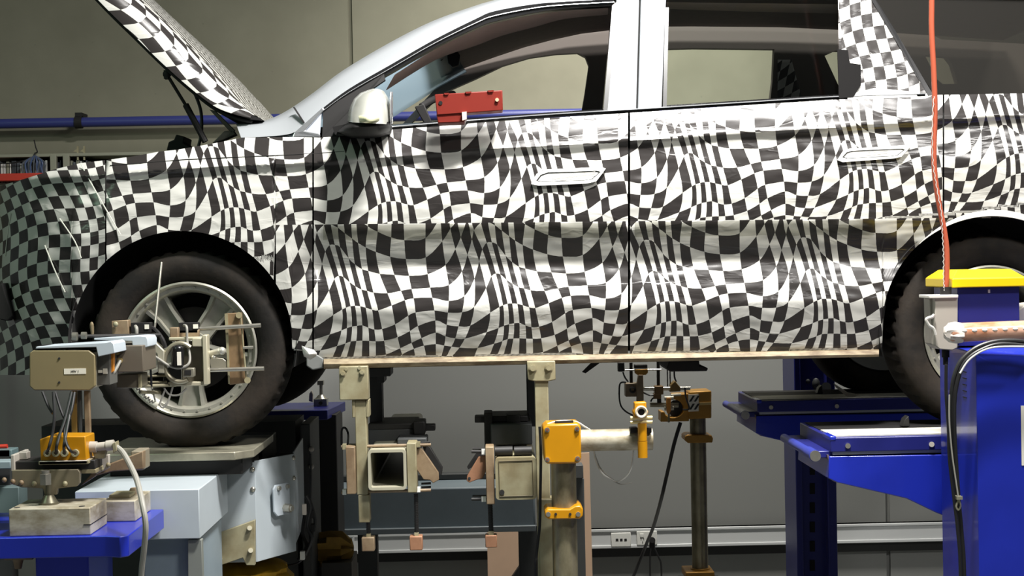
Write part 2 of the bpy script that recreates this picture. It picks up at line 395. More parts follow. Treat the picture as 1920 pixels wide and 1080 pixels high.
WALLM = wall_mat()
mb = MB()
gx = W(657, 60, WY).x; gx2 = W(1664, 930, WY).x
for a, b in ((-6, gx-0.012), (gx+0.012, gx2-0.012), (gx2+0.012, 6)): mb.box(a, b, WY, WY+0.15, 0, 4.6)
mb.box(-6, 6, WY+0.02, WY+0.14, 0, 4.6)
structure('wall_back', mb, WALLM)
structure('floor', MB().box(-6, 6, -3.5, WY+0.15, -0.1, 0), mat('grey_floor_paint', (124, 126, 124), 0.5, var=0.15, vscale=3))
mb = MB(); ztr0, ztr1 = W(1240, 1026, WY-.05).z, W(1240, 990, WY-.05).z
mb.box(-1.3, 6, WY-0.05, WY, ztr0, ztr1); mb.box(-1.3, 6, WY-0.058, WY, ztr0, ztr0+.018); mb.box(-1.3, 6, WY-0.058, WY, ztr1-.016, ztr1)
structure('trim_1', mb, TRUNK, bevel=0.003)
structure('trim_2', MB().box(-1.4, 6, WY-0.03, WY, ztr0-0.055, ztr0-0.001), mat('black_skirting', (28, 28, 27), 0.6), bevel=0.002)
# blue pipe along the wall
pz = W(560, 222, WY-.12).z
pipe = thing('wall_pipe', 'long blue pipe running along the concrete wall behind the car', 'pipe', (0, WY-.12, pz))
build('pipe_run', MB().cyl((-4, WY-.12, pz), (4, WY-.12, pz), 0.028, 20), PIPEB, pipe)
for px in (148, 1620):
    x = W(px, 228, WY-.12).x
    build('pipe_clamp', MB().cyl((x-.02, WY-.12, pz), (x+.02, WY-.12, pz), 0.036, 20).box(x-.02, x+.02, WY-.13, WY+.01, pz+.03, pz+.055), BLACKM, pipe)
# ------------------------------------------------------------------ car
car = thing('car', 'silver car wrapped in black and white warped checker film, bonnet raised', 'car', (0.25, 0.93, 1.36))
CREASE = [(-60, 350), (120, 335), (350, 317), (590, 306), (880, 284), (1190, 264), (1540, 242), (1780, 225), (2080, 206)]
TOPD = [(-95, .14), (-60, .088), (-30, .048), (-7, .006), (-1, 0), (4, .013), (14, .018), (60, -.002), (85, -.008), (112, -.009)]
LOWY = [(425, -.012), (450, .004), (474, .022), (490, .034), (496, .037), (501, .035), (540, .006), (572, -.010), (582, -.008), (610, .006), (640, .022), (672, .042)]
FENLOW = [(400, -.008), (450, -.016), (520, -.012), (640, .012), (710, .06)]
def prof(px, py):
    c = PL(CREASE, px); d = py-c
    tilt = 0.012*(px-900)/300.0
    if px > 560: low = PL(LOWY, py+0.016*(px-1000))
    else: low = PL(FENLOW, py)
    if px > 540 and px < 600:
        t = (px-540)/60; low = PL(FENLOW, py)*(1-t)+PL(LOWY, py+0.016*(px-1000))*t
    up = PL(TOPD, d)
    if d < 112 and py < 425: 
        k = min(max((d-60)/50, 0), 1)
        return up*(1-k)+k*low if d > 60 else up
    return low
def nose(px): return PL([(-14, .93), (-11, .7), (-7, .52), (2, .38), (20, .27), (50, .17), (90, .085), (140, .028), (200, 0.0)], px)
TOPL = [(-20, 352), (0, 349), (30, 340), (60, 331), (100, 318), (150, 306), (200, 300), (250, 293), (300, 284), (330, 281), (400, 269), (455, 258), (547, 257), (600, 258), (640, 255), (735, 243), (880, 231), (1190, 211), (1560, 187), (1735, 181), (1754, 178), (2080, 172)]
def arch_f(px):
    d = 207**2-(px-341)**2
    return 640-math.sqrt(d) if d > 0 else 999
def arch_r(px):
    d = 208**2-(px-1862)**2
    return 613-math.sqrt(d) if d > 0 else 652
def sill(px): return 674-0.0178*(px-600)
def bot(px):
    if px < 131: return 703
    if px < 550: return min(arch_f(px), 700 if px < 341 else 655)
    if px < 592: return 657
    if px > 1651: return arch_r(px)
    return sill(px)
def seam(px):
    return 421-0.0105*(px-590) if px > 515 else 9999
def panel(name, cols, upper, lower, m=FILM, parent=car):
    mb = MB()
    def pt(px, py):
        if px < 200: Yv = nose(px)+prof(px, py)*(1 if px > 60 else 0.5)+0.10*max(0, (330+max(0, (60-px))*.3-py)/40)*.4
        else: Yv = prof(px, py)
        Yv += 0.0035*noise.noise(V((px*0.011, py*0.045, 3.1)))+0.002*noise.noise(V((px*0.03, py*0.09, 9.1)))
        if px < 210: Yv += 0.010*noise.noise(V((px*0.03, py*0.03, 1.7)))
        return W(px, py, Yv)
    def sect(f0, f1, uvf):
        n = max(int(max(abs(f1(c)-f0(c)) for c in cols)/4.5), 4)
        rows, uvs = [], []
        for k in range(n+1):
            rr, uu = [], []
            for c in cols:
                a, b = f0(c), max(f1(c), f0(c)+0.01); y = a+(b-a)*k/n
                rr.append(pt(c, y)); uu.append(uvf(c, y))
            rows.append(rr); uvs.append(uu)
        mb.grid(rows, uvs)
    top = lambda c: PL(TOPL, c)
    sect(top, lambda c: min(bot(c), seam(c)), upper)
    cl = [c for c in cols if bot(c) > seam(c)+1]
    if len(cl) > 2:
        cols = cl; sect(lambda c: seam(c), bot, lower)
    return build(name, mb, m, parent, ang=60)
def cr(a, b, st=5.0):
    n = max(int((b-a)/st), 1); return [a+(b-a)*k/n for k in range(n+1)]
panel('front_bumper', [-14, -13, -11, -9, -7, -3, 2, 8]+cr(14, 128, 4)+[130.9, 131.1, 133, 135, 137, 140, 144]+cr(148, 197, 4), film_patch, film_patch)
panel('front_fender', cr(199.5, 540, 4.5)+[541.5, 543, 545, 546.5, 548, 549.9, 550.1]+cr(553, 585.5, 4.5), film_upper, film_uv)
panel('front_door', cr(588.5, 1177.5), film_upper, film_uv)
panel('rear_door', cr(1181.5, 1650.9)+[1651.1, 1652.5, 1654, 1656, 1659, 1663, 1668]+cr(1673, 1767.5, 4.5), film_upper, film_uv)
panel('rear_quarter_panel', cr(1770.5, 2066, 5), film_upper, film_uv)
# dark inner structure behind the film and the gaps
mb = MB()
cs = cr(140, 2060, 12)
mb.grid([[W(c, PL(TOPL, c)+6, .16+prof(c, PL(TOPL, c)+6)*.4) for c in cs], [W(c, 0.5*(PL(TOPL, c)+min(bot(c)-8, 640)), .12) for c in cs], [W(c, max(min(bot(c)-6, 660), PL(TOPL, c)+8), .10) for c in cs]])
build('inner_shell', mb, DARK, car)
# wheel-arch liners
for cx, cy, r in ((341, 640, 214), (1862, 613, 214)):
    mb = MB(); rows = []
    for Yv in (0.012, .03, .6):
        k = r/530.0; c0 = W(cx, cy, 0)
        rows.append([V((c0.x+k*math.cos(a), Yv, c0.z+k*math.sin(a))) for a in np.linspace(-.25, math.pi+.25, 50)])
    mb.grid(rows)
    c1 = V((c0.x, .6, c0.z)); rows2 = [rows[2], [c1]*50]; mb.grid(rows2)
    build('wheel_arch_liner', mb, DARK, car)
mb = MB()
rows = [[], [], []]
for a in np.linspace(0.55, 2.3, 40):
    px, py = 1862+208*math.cos(a), 613-208*math.sin(a)
    rows[0].append(W(px, py-1-11*max(0, math.sin((a-.55)/1.75*math.pi)), -.018)); rows[1].append(W(px, py, -.026)); rows[2].append(W(px, py+1, .03))
build('arch_lip', mb.grid(rows), mat('bare_grey_lip', (170, 168, 160), .4), car)
# sill
mb = MB()
cs = cr(607, 1648, 20)
rows = [[W(c, sill(c)-1, .05) for c in cs], [W(c, sill(c)+1, .012) for c in cs], [W(c, sill(c)+9, .004) for c in cs], [W(c, sill(c)+17-.004*(c-607), .012) for c in cs], [W(c, sill(c)+18-.004*(c-607), .2) for c in cs]]
build('sill', mb.grid(rows), SILLM, car)
mb = MB().pprism([(574, 652), (606, 672), (607, 690), (586, 694), (574, 686)], .03, .2)
build('sill_end', mb, mat('grey_sill_end', (120, 122, 120), .5), car, bevel=.004)
build('torn_film', MB().grid([[W(566, 648, -.02), W(574, 652, -.035), W(588, 656, -.02)], [W(568, 660, -.03), W(580, 664, -.04), W(594, 662, -.02)], [W(570, 668, -.01), W(582, 674, -.02), W(592, 668, -.0)]]), mat('white_torn_film', (225, 224, 220), .4), car, solid=.002)
mb = MB().box(W(600, 600, .3).x, W(1640, 600, .3).x, .25, 1.62, W(1000, 655, .0).z+.01, W(1000, 655, .0).z+.14)
mb.box(-2.0, W(600, 600, .3).x+.05, .62, 1.24, W(1000, 655, 0).z+.0, W(1000, 420, 0).z)
mb.box(W(1650, 600, .3).x-.05, 2.3, .62, 1.24, W(1000, 655, 0).z, W(1000, 420, 0).z)
build('underbody', mb, BLACKM, car)
# greenhouse: depth of the leaning upper side at a photo row
def YG(py): return .088+.00072*max(0.0, 222-py)
def strip(name, lines, dys, m, thick=.03, parent=car, sub=4, ang=50):
    """lofted strip through pixel polylines; dys: extra depth per line"""
    L = []
    for ln, dy in zip(lines, dys):
        L.append(catmull([W(p[0], p[1], YG(p[1])+dy) for p in ln], sub))
    L.append([p+V((0, thick, 0)) for p in L[-1]]); L.insert(0, [p+V((0, thick, 0)) for p in L[0]])
    return build(name, MB().grid(L), m, parent, ang=ang)
A_OUT = [(443, 233), (493, 227), (520, 217), (550, 200), (590, 172), (643, 132), (727, 82), (810, 40), (893, 10), (927, 0), (1000, -22), (1100, -45), (1200, -56), (1320, -62), (1560, -60), (1760, -52), (2060, -34)]
A_IN = [(452, 258), (500, 256), (547, 250), (572, 232), (606, 203), (655, 167), (733, 122), (815, 75), (893, 36), (927, 22), (1000, 8), (1100, 1), (1200, -9), (1310, -14), (1560, -12), (1760, -8), (2060, 0)]
A_MID = [(a[0]*.65+b[0]*.35, a[1]*.65+b[1]*.35) for a, b in zip(A_OUT, A_IN)]
strip('roof_pillar', [A_OUT, A_MID, A_IN], [.10, .02, 0], SILVER)
def poly(name, pix, m, dy=0.0, thick=.02, parent=car, bevel=0.0, uvf=None):
    pts = [W(p[0], p[1], YG(p[1])+dy) for p in pix]
    n = len(pts); mb = MB(); back = [p+V((0, thick, 0)) for p in pts]
    mb.add(pts+back, [tuple(range(n)), tuple(range(2*n-1, n-1, -1))]+[((i+1) % n, i, n+i, n+(i+1) % n) for i in range(n)])
    return build(name, mb, m, parent, bevel=bevel, smooth=False)
# black window surround under the silver pillar
B_IN = [(606, 214), (655, 180), (733, 136), (815, 89), (893, 52), (927, 40), (1000, 24), (1060, 16), (1146, 11)]
B_OUT = [(606, 202), (655, 166), (733, 121), (815, 74), (893, 35), (927, 21), (1000, 8), (1060, 3), (1152, -2)]
strip('window_surround', [B_OUT, B_IN], [-.004, .006], BLACKG, .05)
strip('window_seal', [[(a[0], a[1]*.6+b[1]*.4) for a, b in zip(B_OUT, B_IN)], [(a[0], a[1]*.52+b[1]*.48) for a, b in zip(B_OUT, B_IN)]], [-.006, -.006], CHROME, .006)
poly('sail_panel', [(606, 206), (720, 138), (722, 150), (700, 165), (735, 236), (733, 245), (604, 258)], BLACKM, .0, .03)
poly('quarter_trim', [(547, 258), (552, 248), (606, 200), (608, 206), (572, 245), (600, 250), (600, 258)], CHROME, -.012, .02, bevel=.004)
poly('quarter_light', [(568, 246), (603, 210), (600, 250)], mat('pale_quarter_glass', (176, 182, 192), .12), -.004, .01)
poly('cowl_seam', [(549, 201), (552, 200), (571, 229), (568, 230)], BLACKM, -.004, .01)
# pillars between the doors
poly('front_door_pillar', [(1156, -4), (1199, -10), (1193, 206), (1137, 210)], SILVER, -.004, .04, bevel=.006)
poly('rear_door_pillar', [(1202, -10), (1250, -12), (1247, 40), (1241, 202), (1196, 206)], SILVER, -.002, .04, bevel=.006)
poly('pillar_seal', [(1148, 10), (1156, 4), (1140, 210), (1131, 210)], BLACKG, -.003, .05)
poly('pillar_seal', [(1247, 14), (1254, 14), (1250, 200), (1243, 201)], BLACKG, -.004, .05)
poly('pillar_gap', [(1199, -10), (1202, -10), (1196, 206), (1193, 206)], DARK, .02, .03)
# belt line mouldings
BT = [(733, 241), (880, 229), (1040, 217), (1190, 208), (1380, 196), (1575, 184), (1735, 179)]
strip('belt_seal', [[(p[0], p[1]-7) for p in BT], [(p[0], p[1]-2) for p in BT], [(p[0], p[1]+1) for p in BT]], [.02, -.012, -.008], BLACKG, .03)
strip('belt_moulding', [[(p[0], p[1]-4.6) for p in BT], [(p[0], p[1]-2.6) for p in BT]], [-.013, -.016], CHROME, .01)
# film-covered rear pillar with a black taped edge
mb = MB(); rows, uvs = [], []
dl = [(1571, -20), (1572, 60), (1574, 120), (1574, 186)]; dr = [(1622, -20), (1672, 62), (1708, 120), (1742, 182)]
for k in range(41):
    t = k/40; r_, u_ = [], []
    yl = -20+206*t; xl = np.interp(yl, [p[1] for p in dl], [p[0] for p in dl]); yr = -20+202*t; xr = np.interp(yr, [p[1] for p in dr], [p[0] for p in dr])
    for q in range(31):
        s = q/30; x, y = xl+(xr-xl)*s, yl+(yr-yl)*s
        r_.append(W(x, y, YG(y)-.008+.004*noise.noise(V((x*.05, y*.05, 2))))); u_.append(((x-.16*y)/20.5+.2*math.sin(y/30)+60.3, (y+.28*x)/25.5+.15*math.sin(x/25)+60))
    rows.append(r_); uvs.append(u_)
build('film_pillar', mb.grid(rows, uvs), FILM, car, ang=60)
poly('black_tape', [(1570, 92), (1590, 94), (1593, 118), (1614, 121), (1614, 160), (1600, 182), (1573, 184)], mat('black_tape', (18, 17, 17), .6, spec=.05), -.016, .004)
poly('pillar_seal', [(1622, -20), (1630, -20), (1680, 60), (1750, 178), (1742, 182)], BLACKG, -.010, .03)
poly('tape_film', [(1588, 178), (1640, 165), (1715, 172), (1722, 184), (1660, 189), (1590, 189)], mat('clear_tape', (224, 224, 220), .25), -.014, .004)
poly('rear_quarter_glass', [(1626, -20), (2060, -10), (2060, 172), (1752, 178)], TINT, .012, .006)
poly('rear_door_glass', [(1254, -8), (1570, -8), (1572, 186), (1250, 204)], CLEAR, .02, .005)
# far side of the car, seen through the windows
FY = 1.60
def frame(name, outer, holes, Yv, m, thick=.05, lean=.0):
    bm = bmesh.new(); es = []
    for loop in [outer]+holes:
        vs = [bm.verts.new(W(p[0], p[1], Yv-lean*max(0, 215-p[1])*.0007)) for p in loop]
        es += [bm.edges.new((vs[i], vs[(i+1) % len(vs)])) for i in range(len(vs))]
    bmesh.ops.triangle_fill(bm, edges=es, use_beauty=True, use_dissolve=False)
    r = bmesh.ops.extrude_face_region(bm, geom=bm.faces[:])
    for v in [g for g in r['geom'] if isinstance(g, bmesh.types.BMVert)]: v.co.y += thick
    bm.verts.index_update()
    mb = MB(); mb.v = [v.co.copy() for v in bm.verts]; mb.f = [tuple(v.index for v in f.verts) for f in bm.faces]
    bm.free(); return build(name, mb, m, car, smooth=False)
far_outer = [(748, 240), (842, 138), (820, 116), (900, 62), (985, 34), (1180, 18), (1560, 18), (1970, 22), (1970, 260), (1000, 260)]
hole1 = [(770, 232), (800, 203), (828, 176), (850, 166), (893, 147), (943, 123), (993, 108), (1043, 101), (1083, 99), (1098, 107), (1104, 123), (1097, 173), (1090, 214), (1085, 232)]
hole2 = [(1238, 92), (1300, 90), (1452, 92), (1449, 150), (1443, 200), (1440, 228), (1236, 228)]
hole3 = [(1546, 104), (1566, 95), (1580, 95), (1582, 180), (1572, 160)]
hole5 = [(1684, 26), (1958, 36), (1958, 84), (1765, 74), (1722, 52)]
hole4 = [(1734, 103), (1775, 107), (1785, 120), (1796, 157), (1768, 158), (1756, 148)]
frame('far_side_trim', far_outer, [hole1, hole2, hole3, hole4, hole5], FY, TRIMI)
poly('far_quarter_glass', [(1676, 14), (1966, 26), (1966, 90), (1760, 82), (1714, 56)], TINT, 1.42, .005)
mb = MB(); rows, uvs = [], []
for k in range(13):
    t = k/12; rows.append([W(1458+ (26+20*t)*s, 112+74*t, FY-.004) for s in np.linspace(0, 1, 7)]); uvs.append([((1458+(26+20*t)*s)/15+.2+t, (112+74*t)/17+s*1.2) for s in np.linspace(0, 1, 7)])
build('far_pillar_film', mb.grid(rows, uvs), FILM, car, solid=.003)
poly('far_body_side', [(-10, 400), (300, 330), (700, 290), (1960, 250), (1960, 560), (1700, 620), (700, 620), (300, 560), (-10, 600)], DARK, 1.55, .04)
# roof skin and headliner, windscreen
def rail(px, off=0.0):
    xs = [p[0] for p in A_OUT]; ys = [p[1] for p in A_OUT]; py = float(np.interp(px, xs, ys)); return W(px, py, YG(py)+.10)
def loft(name, stations, m, crown, fwd, lift, thick, line=None):
    rows = []
    for px in stations:
        p = rail(px) if line is None else W(px, PL(line, px), YG(PL(line, px))+.06); r = []
        for s in np.linspace(0, 1, 13):
            b = 4*s*(1-s); r.append(V((p.x-fwd*b, p.y+(1.86-2*p.y)*s, p.z+crown*b+lift)))
        rows.append(r)
    return build(name, MB().grid(rows), m, car, solid=thick, ang=70)
loft('roof', cr(800, 2060, 60), SILVER, .0, .0, -.01, .012)
loft('headliner', cr(806, 2060, 60), BROWN, .0, .0, -.055, .012)
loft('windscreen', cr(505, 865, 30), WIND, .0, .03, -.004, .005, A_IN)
strip('header_lining', [[(740, 140), (815, 93), (893, 56), (927, 44), (1000, 28), (1060, 20), (1140, 15)], [(724, 168), (815, 112), (893, 84), (940, 66), (1000, 50), (1060, 34), (1140, 26)]], [.03, .16], BROWN_LIT, .02)
strip('header_lining', [[(1250, 4), (1400, 6), (1570, 8)], [(1250, 15), (1400, 20), (1570, 24)]], [.03, .16], BROWN_LIT, .02)
# inside fittings
mb = MB().box(W(560, 240, .3).x, W(760, 240, .3).x, .2, 1.6, W(700, 262, .3).z, W(700, 240, .3).z)
build('dashboard', mb, TRIMI, car, bevel=.03)
mb = MB().pprism([(838, 100), (858, 96), (863, 104), (860, 122), (848, 126), (840, 118)], .80, .83); mb.tube([W(846, 100, .83), W(838, 96, .86), W(826, 112, .9)], .008)
build('rear_view_mirror', mb, BLACKM, car, bevel=.003)
mb = MB().pprism([(777, 200), (795, 194), (809, 226), (812, 240), (800, 240)], .14, .19); mb.tube([W(790, 200, .2), W(815, 186, .3), W(850, 176, .5)], .014)
build('window_latch_arm', mb, BLACKM, car, bevel=.004)
# door mirror
mb = MB()
prof_m = [(652, 228, 731, 234), (652, 214, 732, 226), (657, 199, 731, 208), (664, 185, 729, 193), (676, 174, 726, 180), (692, 168, 720, 171), (700, 166, 712, 167)]
rows = []
for (xa, ya, xb, yb) in prof_m:
    r = []
    for q in range(17):
        a = math.pi*q/16
        cx_, hw = (xa+xb)/2, (xb-xa)/2
        r.append(W(cx_-hw*math.cos(a), ya+(yb-ya)*q/16, .02-.24*math.sin(a)**.8*(1-.25*(228-ya)/62)))
    r += [p+V((0, .12, 0)) for p in reversed(r[1:-1])]
    r.append(r[0]); rows.append(r)
c0 = sum(rows[-1][:-1], V((0, 0, 0)))/(len(rows[-1])-1)
mb.grid(rows+[[c0]*len(rows[-1])])
mir = build('door_mirror', mb, SILVERM, car, ang=70)
mb = MB(); rows = []
for (xa, ya, xb, yb, d) in [(651, 231, 733, 228, .22), (640, 240, 733, 236, .24), (632, 247, 731, 246, .21), (648, 254, 716, 252, .14), (664, 257, 700, 256, .04)]:
    r = []
    for q in range(17):
        a = math.pi*q/16; cx_, hw = (xa+xb)/2, (xb-xa)/2
        r.append(W(cx_-hw*math.cos(a), ya+(yb-ya)*q/16, .03-d*math.sin(a)**.7))
    r += [p+V((0, .1, 0)) for p in reversed(r[1:-1])]; r.append(r[0]); rows.append(r)
mb.grid(rows); mb.pprism([(623, 238), (652, 232), (700, 238), (690, 254), (628, 252)], .0, .1)
build('mirror_base', mb, BLACKM, mir, ang=70)
def capY(x, y): return .02-.24*max(math.sin(math.pi*(x-652)/79.5), .02)**.8*(1-.25*(228-y)/62)-.018
build('turn_signal', MB().grid([[W(x, y, capY(x, y)) for x, y in ((668+(727-668)*k/14, (229-.20*k if j_ == 0 else 218-.55*k)) for k in range(15))] for j_ in (0, 1)]), AMBER, mir, solid=.004)
mb = MB()
rows = [[W(732+dx, y, Yv) for y in (172, 190, 210, 232)] for dx, Yv in ((0, -.10), (4, -.02), (3, .05))]
build('mirror_glass_rim', mb.grid(rows), CHROME, mir, solid=.004)
# door handle recesses covered with plain film
TAPE = glass_mat('clear_packing_tape', (216, 216, 210), 0.95, 0.15)
for a, b in ((606, 1168), (1190, 1640)):
    xs = cr(a, b, 14)
    build('clear_tape', MB().grid([[W(x, seam(x)+dy+4*noise.noise(V((x*.02, dy, 0))), prof(x, seam(x)+dy)-.007) for x in xs] for dy in (2, 10, 20, 30)]), TAPE, car)
HW = mat('plain_white_film', (232, 232, 228), .3)
for (pts, slot) in (([(996, 345), (1006, 326), (1022, 318), (1126, 313), (1136, 316), (1118, 340), (1100, 344), (1010, 348)], (1036, 332, 1116, 322)), ([(1570, 300), (1580, 284), (1592, 279), (1700, 272), (1706, 276), (1690, 294), (1676, 297), (1580, 304)], (1624, 287, 1664, 283))):
    def hp(p, e): return W(p[0], p[1], prof(p[0], p[1])-e)
    n = len(pts); f = [hp(p, .016) for p in pts]; b = [hp(p, -.01) for p in pts]
    mb = MB(); cx_ = sum(p[0] for p in pts)/n; cy_ = sum(p[1] for p in pts)/n
    inner = [hp((cx_+(p[0]-cx_)*.88, cy_+(p[1]-cy_)*.62), .017) for p in pts]; deep = [hp((cx_+(p[0]-cx_)*.86, cy_+(p[1]-cy_)*.58), .012) for p in pts]
    mb.grid([b+[b[0]], f+[f[0]], inner+[inner[0]], deep+[deep[0]]]); mb.add(deep, [tuple(range(n))])
    h = build('door_handle', mb, HW, car, smooth=True, ang=30)
    x0, y0, x1, y1 = slot
    ln = [hp((x0, y0), .017), hp((x1, y1), .017), hp((x1, y1+5), .017), hp((x0, y0+5), .017), hp((x0, y0), .017)]
    build('handle_outline', MB().tube(ln, .0012, 5, 1), mat('handle_line', (120, 118, 112), .5), h)
    ln = [hp((cx_+(p[0]-cx_)*.84, cy_+(p[1]-cy_)*.56), .0135) for p in pts]
    build('handle_outline', MB().tube(ln+[ln[0]], .0014, 5, 1), BLACKM, h)
# raised bonnet
HL = [(470, 221), (440, 214), (400, 197), (350, 158), (300, 113), (250, 64), (205, 20), (165, -22), (130, -62), (100, -100)]
HH = [.02, .05, .085, .105, .115, .115, .112, .105, .095, .08]
mb = MB(); rows, uvs = [], []
hp_ = catmull([W(p[0], p[1], .13) for p in HL], 6); hh = np.interp(np.linspace(0, 9, len(hp_)), range(10), HH)
arc = 0.0
for k, p in enumerate(hp_):
    d = (hp_[min(k+1, len(hp_)-1)]-hp_[max(k-1, 0)]).normalized(); nrm = V((-d.z, 0, d.x)); nrm = nrm if nrm.z > 0 else -nrm
    if k: arc += (p-hp_[k-1]).length
    r, u, s0 = [], [], 0.0
    for yv, hz in [(0, -.02), (0, 0), (.004, .25), (.012, .45), (.03, .66), (.06, .80), (.12, .91), (.2, .96), (.35, 1.0), (.8, 1.03), (1.25, 1.0), (1.4, .96), (1.54, .66), (1.6, 0)]:
        q = p+V((0, yv, 0))+nrm*(hz*hh[k]); r.append(q)
        if len(r) > 1: s0 += (r[-1]-r[-2]).length
        u.append((arc/.072+.5*math.sin(s0*25)+20, (s0+.35*arc*.12)/.043+.6*math.sin(arc*9)+20))
    rows.append(r); uvs.append(u)
build('bonnet', mb.grid(rows, uvs), FILM, car, ang=50)
mb = MB(); mb.grid([[p+V((0, .03, -.012)), p+V((0, 1.56, -.012))] for p in hp_])
build('bonnet_lining', mb, DARK, car, solid=.01)
mb = MB().pprism([(455, 211), (488, 222), (494, 226), (470, 224), (440, 214)], .15, 1.6)
build('bonnet_rear_edge', mb, BLACKM, car)
mb = MB().tube([W(312, 138, .2), W(350, 200, .2)], .006, 8, 1).tube([W(348, 196, .2), W(385, 266, .2)], .0115, 10, 1).ball(W(313, 139, .2), .016, .016, .016, 10).box(W(308, 140, .2).x, W(316, 140, .2).x, .19, .22, W(310, 148, .2).z, W(310, 132, .2).z)
build('gas_strut', mb, BLACKM, car)
build('bonnet_hinge', MB().pprism([(392, 205), (404, 208), (440, 244), (436, 252)], .2, .22).pprism([(398, 268), (420, 246), (436, 244), (442, 252), (420, 262)], .2, .25), mat('hinge_steel', (88, 86, 80), .4, .5), car, bevel=.002)
build('bay_cable', MB().tube([W(362, 168, .3), W(376, 205, .3), W(378, 245, .3), W(372, 275, .3)], .006), CABLEB, car)
build('filler_cap', MB().pprism([(312, 282), (316, 266), (326, 262), (330, 252), (346, 256), (344, 268), (358, 276), (362, 286)], .35, .5), BLACKM, car, bevel=.004)
# film seams and tape on the front corner
def surf(px, py, e): 
    Yv = (nose(px)+prof(px, py)*(1 if px > 60 else .5)) if px < 200 else prof(px, py)
    return W(px, py, Yv-e)
for pts in ([(152, 308), (168, 338), (196, 388), (226, 440)], [(84, 460), (104, 510), (122, 548)], [(20, 400), (14, 440), (10, 480)], [(112, 410), (140, 452), (152, 484)]):
    build('tape_edge', MB().tube([surf(p[0], p[1], .008) for p in pts], .0022, 5, 4), mat('tape_ridge', (196, 198, 186), .3), car)
build('shut_line', MB().tube([surf(x, PL(CREASE, x)-18, .001) for x in range(206, 660, 20)], .0016, 5, 2), DARK, car)
build('fog_lamp_recess', MB().pprism([(-8, 540), (4, 530), (10, 552), (24, 592), (14, 602), (-8, 598)], .22, .3), DARK, car, bevel=.004)
build('jack_bracket', MB().pprism([(1258, 668), (1310, 666), (1312, 686), (1328, 690), (1326, 696), (1256, 697), (1250, 690)], .22, .5), BLACKM, car, bevel=.004)
build('drain_hook', MB().pprism([(1108, 682), (1124, 681), (1098, 700), (1092, 698)], .3, .33), BLACKM, car)
# wheels
def wheel(cx, cy, Yo, zpad, far=False, spin=0.0):
    c = W(cx, cy, 0.0); c = V((c.x, Yo, c.z)); P = .0
    pr = [(.240, .035), (.247, .012), (.262, .001), (.285, -.008), (.305, -.010), (.322, -.006), (.336, .002), (.345, .014), (.350, .024), (.3545, .040), (.356, .07), (.3565, .12), (.356, .17), (.350, .215), (.335, .235), (.29, .245), (.24, .24)]
    def lug(j, i): return -.011 if (j in (8, 9, 10, 11) and i % 3 == 0) or (j in (10, 12) and False) else 0
    mb = MB().lathe(c, (0, 1, 0), pr, 132, lug)
    for v in mb.v:
        if v.z < zpad: v.z = zpad+.0005
    t = build('wheel', mb, RUBBER, car, ang=50)
    mb = MB().lathe(c, (0, 1, 0), [(.232, .2), (.236, .06), (.2425, .02), (.2425, .010), (.236, .006), (.230, .012), (.226, .022), (.214, .024), (.206, .034), (.203, .06), (.200, .2)], 96)
    for k in range(5):
        a = math.radians(-90+72*k+spin); u = V((math.cos(a), 0, math.sin(a))); w = V((-u.z, 0, u.x))
        L = [(.03, .036, .030), (.08, .034, .038), (.15, .038, .046), (.215, .052, .034)]
        rr = []
        for rad, hw, dy in L:
            q = c+u*rad
            rr.append([q-w*hw+V((0, dy+.05, 0)), q-w*hw+V((0, dy, 0)), q-w*(hw*.72)+V((0, dy-.002, 0)), q-w*(hw*.60)+V((0, dy+.016, 0)), q+w*(hw*.60)+V((0, dy+.016, 0)), q+w*(hw*.72)+V((0, dy-.002, 0)), q+w*hw+V((0, dy, 0)), q+w*hw+V((0, dy+.05, 0))])
        mb.grid(rr)
    mb.lathe(c, (0, 1, 0), [(.0, .03), (.03, .03), (.036, .036), (.066, .04), (.07, .09)], 40)
    build('rim', mb, ALLOY, t, ang=35)
    if far: return t
    for k in range(30):
        a = 2*math.pi*k/30; q = c+V((.221*math.cos(a), 0, .221*math.sin(a)))
        build('rim_bolt', MB().cyl(q+V((0, .018, 0)), q+V((0, .026, 0)), .004, 6), ALLOY, t)
    build('brake_disc', MB().lathe(c, (0, 1, 0), [(.06, .10), (.075, .098), (.08, .115), (.15, .115), (.152, .14), (.0, .14)], 64), STEELD, t)
    build('rim_barrel', MB().lathe(c, (0, 1, 0), [(.226, .04), (.21, .08), (.205, .20), (.0, .2)], 64), DARK, t)
    return t
c_f = W(350, 657, 0); c_r = W(1869, 625, 0)
zp_f = W(350, 841, 0).z; zp_r = W(1869, 808, 0).z
zp_r = W(1557, 821, -.25).z+.0045
wf = wheel(350, 657, .03, zp_f, spin=0)
wr = wheel(1869, 625, .05, zp_r, spin=20)
def farwheel(c, zpad, x):
    pr = [(.24, .24), (.29, .245), (.335, .235), (.350, .215), (.356, .17), (.356, .07), (.35, .024), (.336, .002), (.285, -.008), (.247, .012), (.24, .035), (.2, .05), (0, .06)]
    mb = MB().lathe((x, 1.60, c.z), (0, 1, 0), pr, 72)
    for v in mb.v:
        if v.z < zpad: v.z = zpad+.0005
    t = build('wheel', mb, RUBBER, car, ang=50)
    build('rim', MB().lathe((x, 1.60, c.z), (0, 1, 0), [(.0, .02), (.12, .02), (.13, .03), (.20, .03), (.236, .012), (.24, .02), (.236, .05)], 48), mat('pale_alloy', (170, 170, 166), .4, .3), t)
farwheel(c_f, zp_f, c_f.x); farwheel(c_r, zp_r, c_r.x)
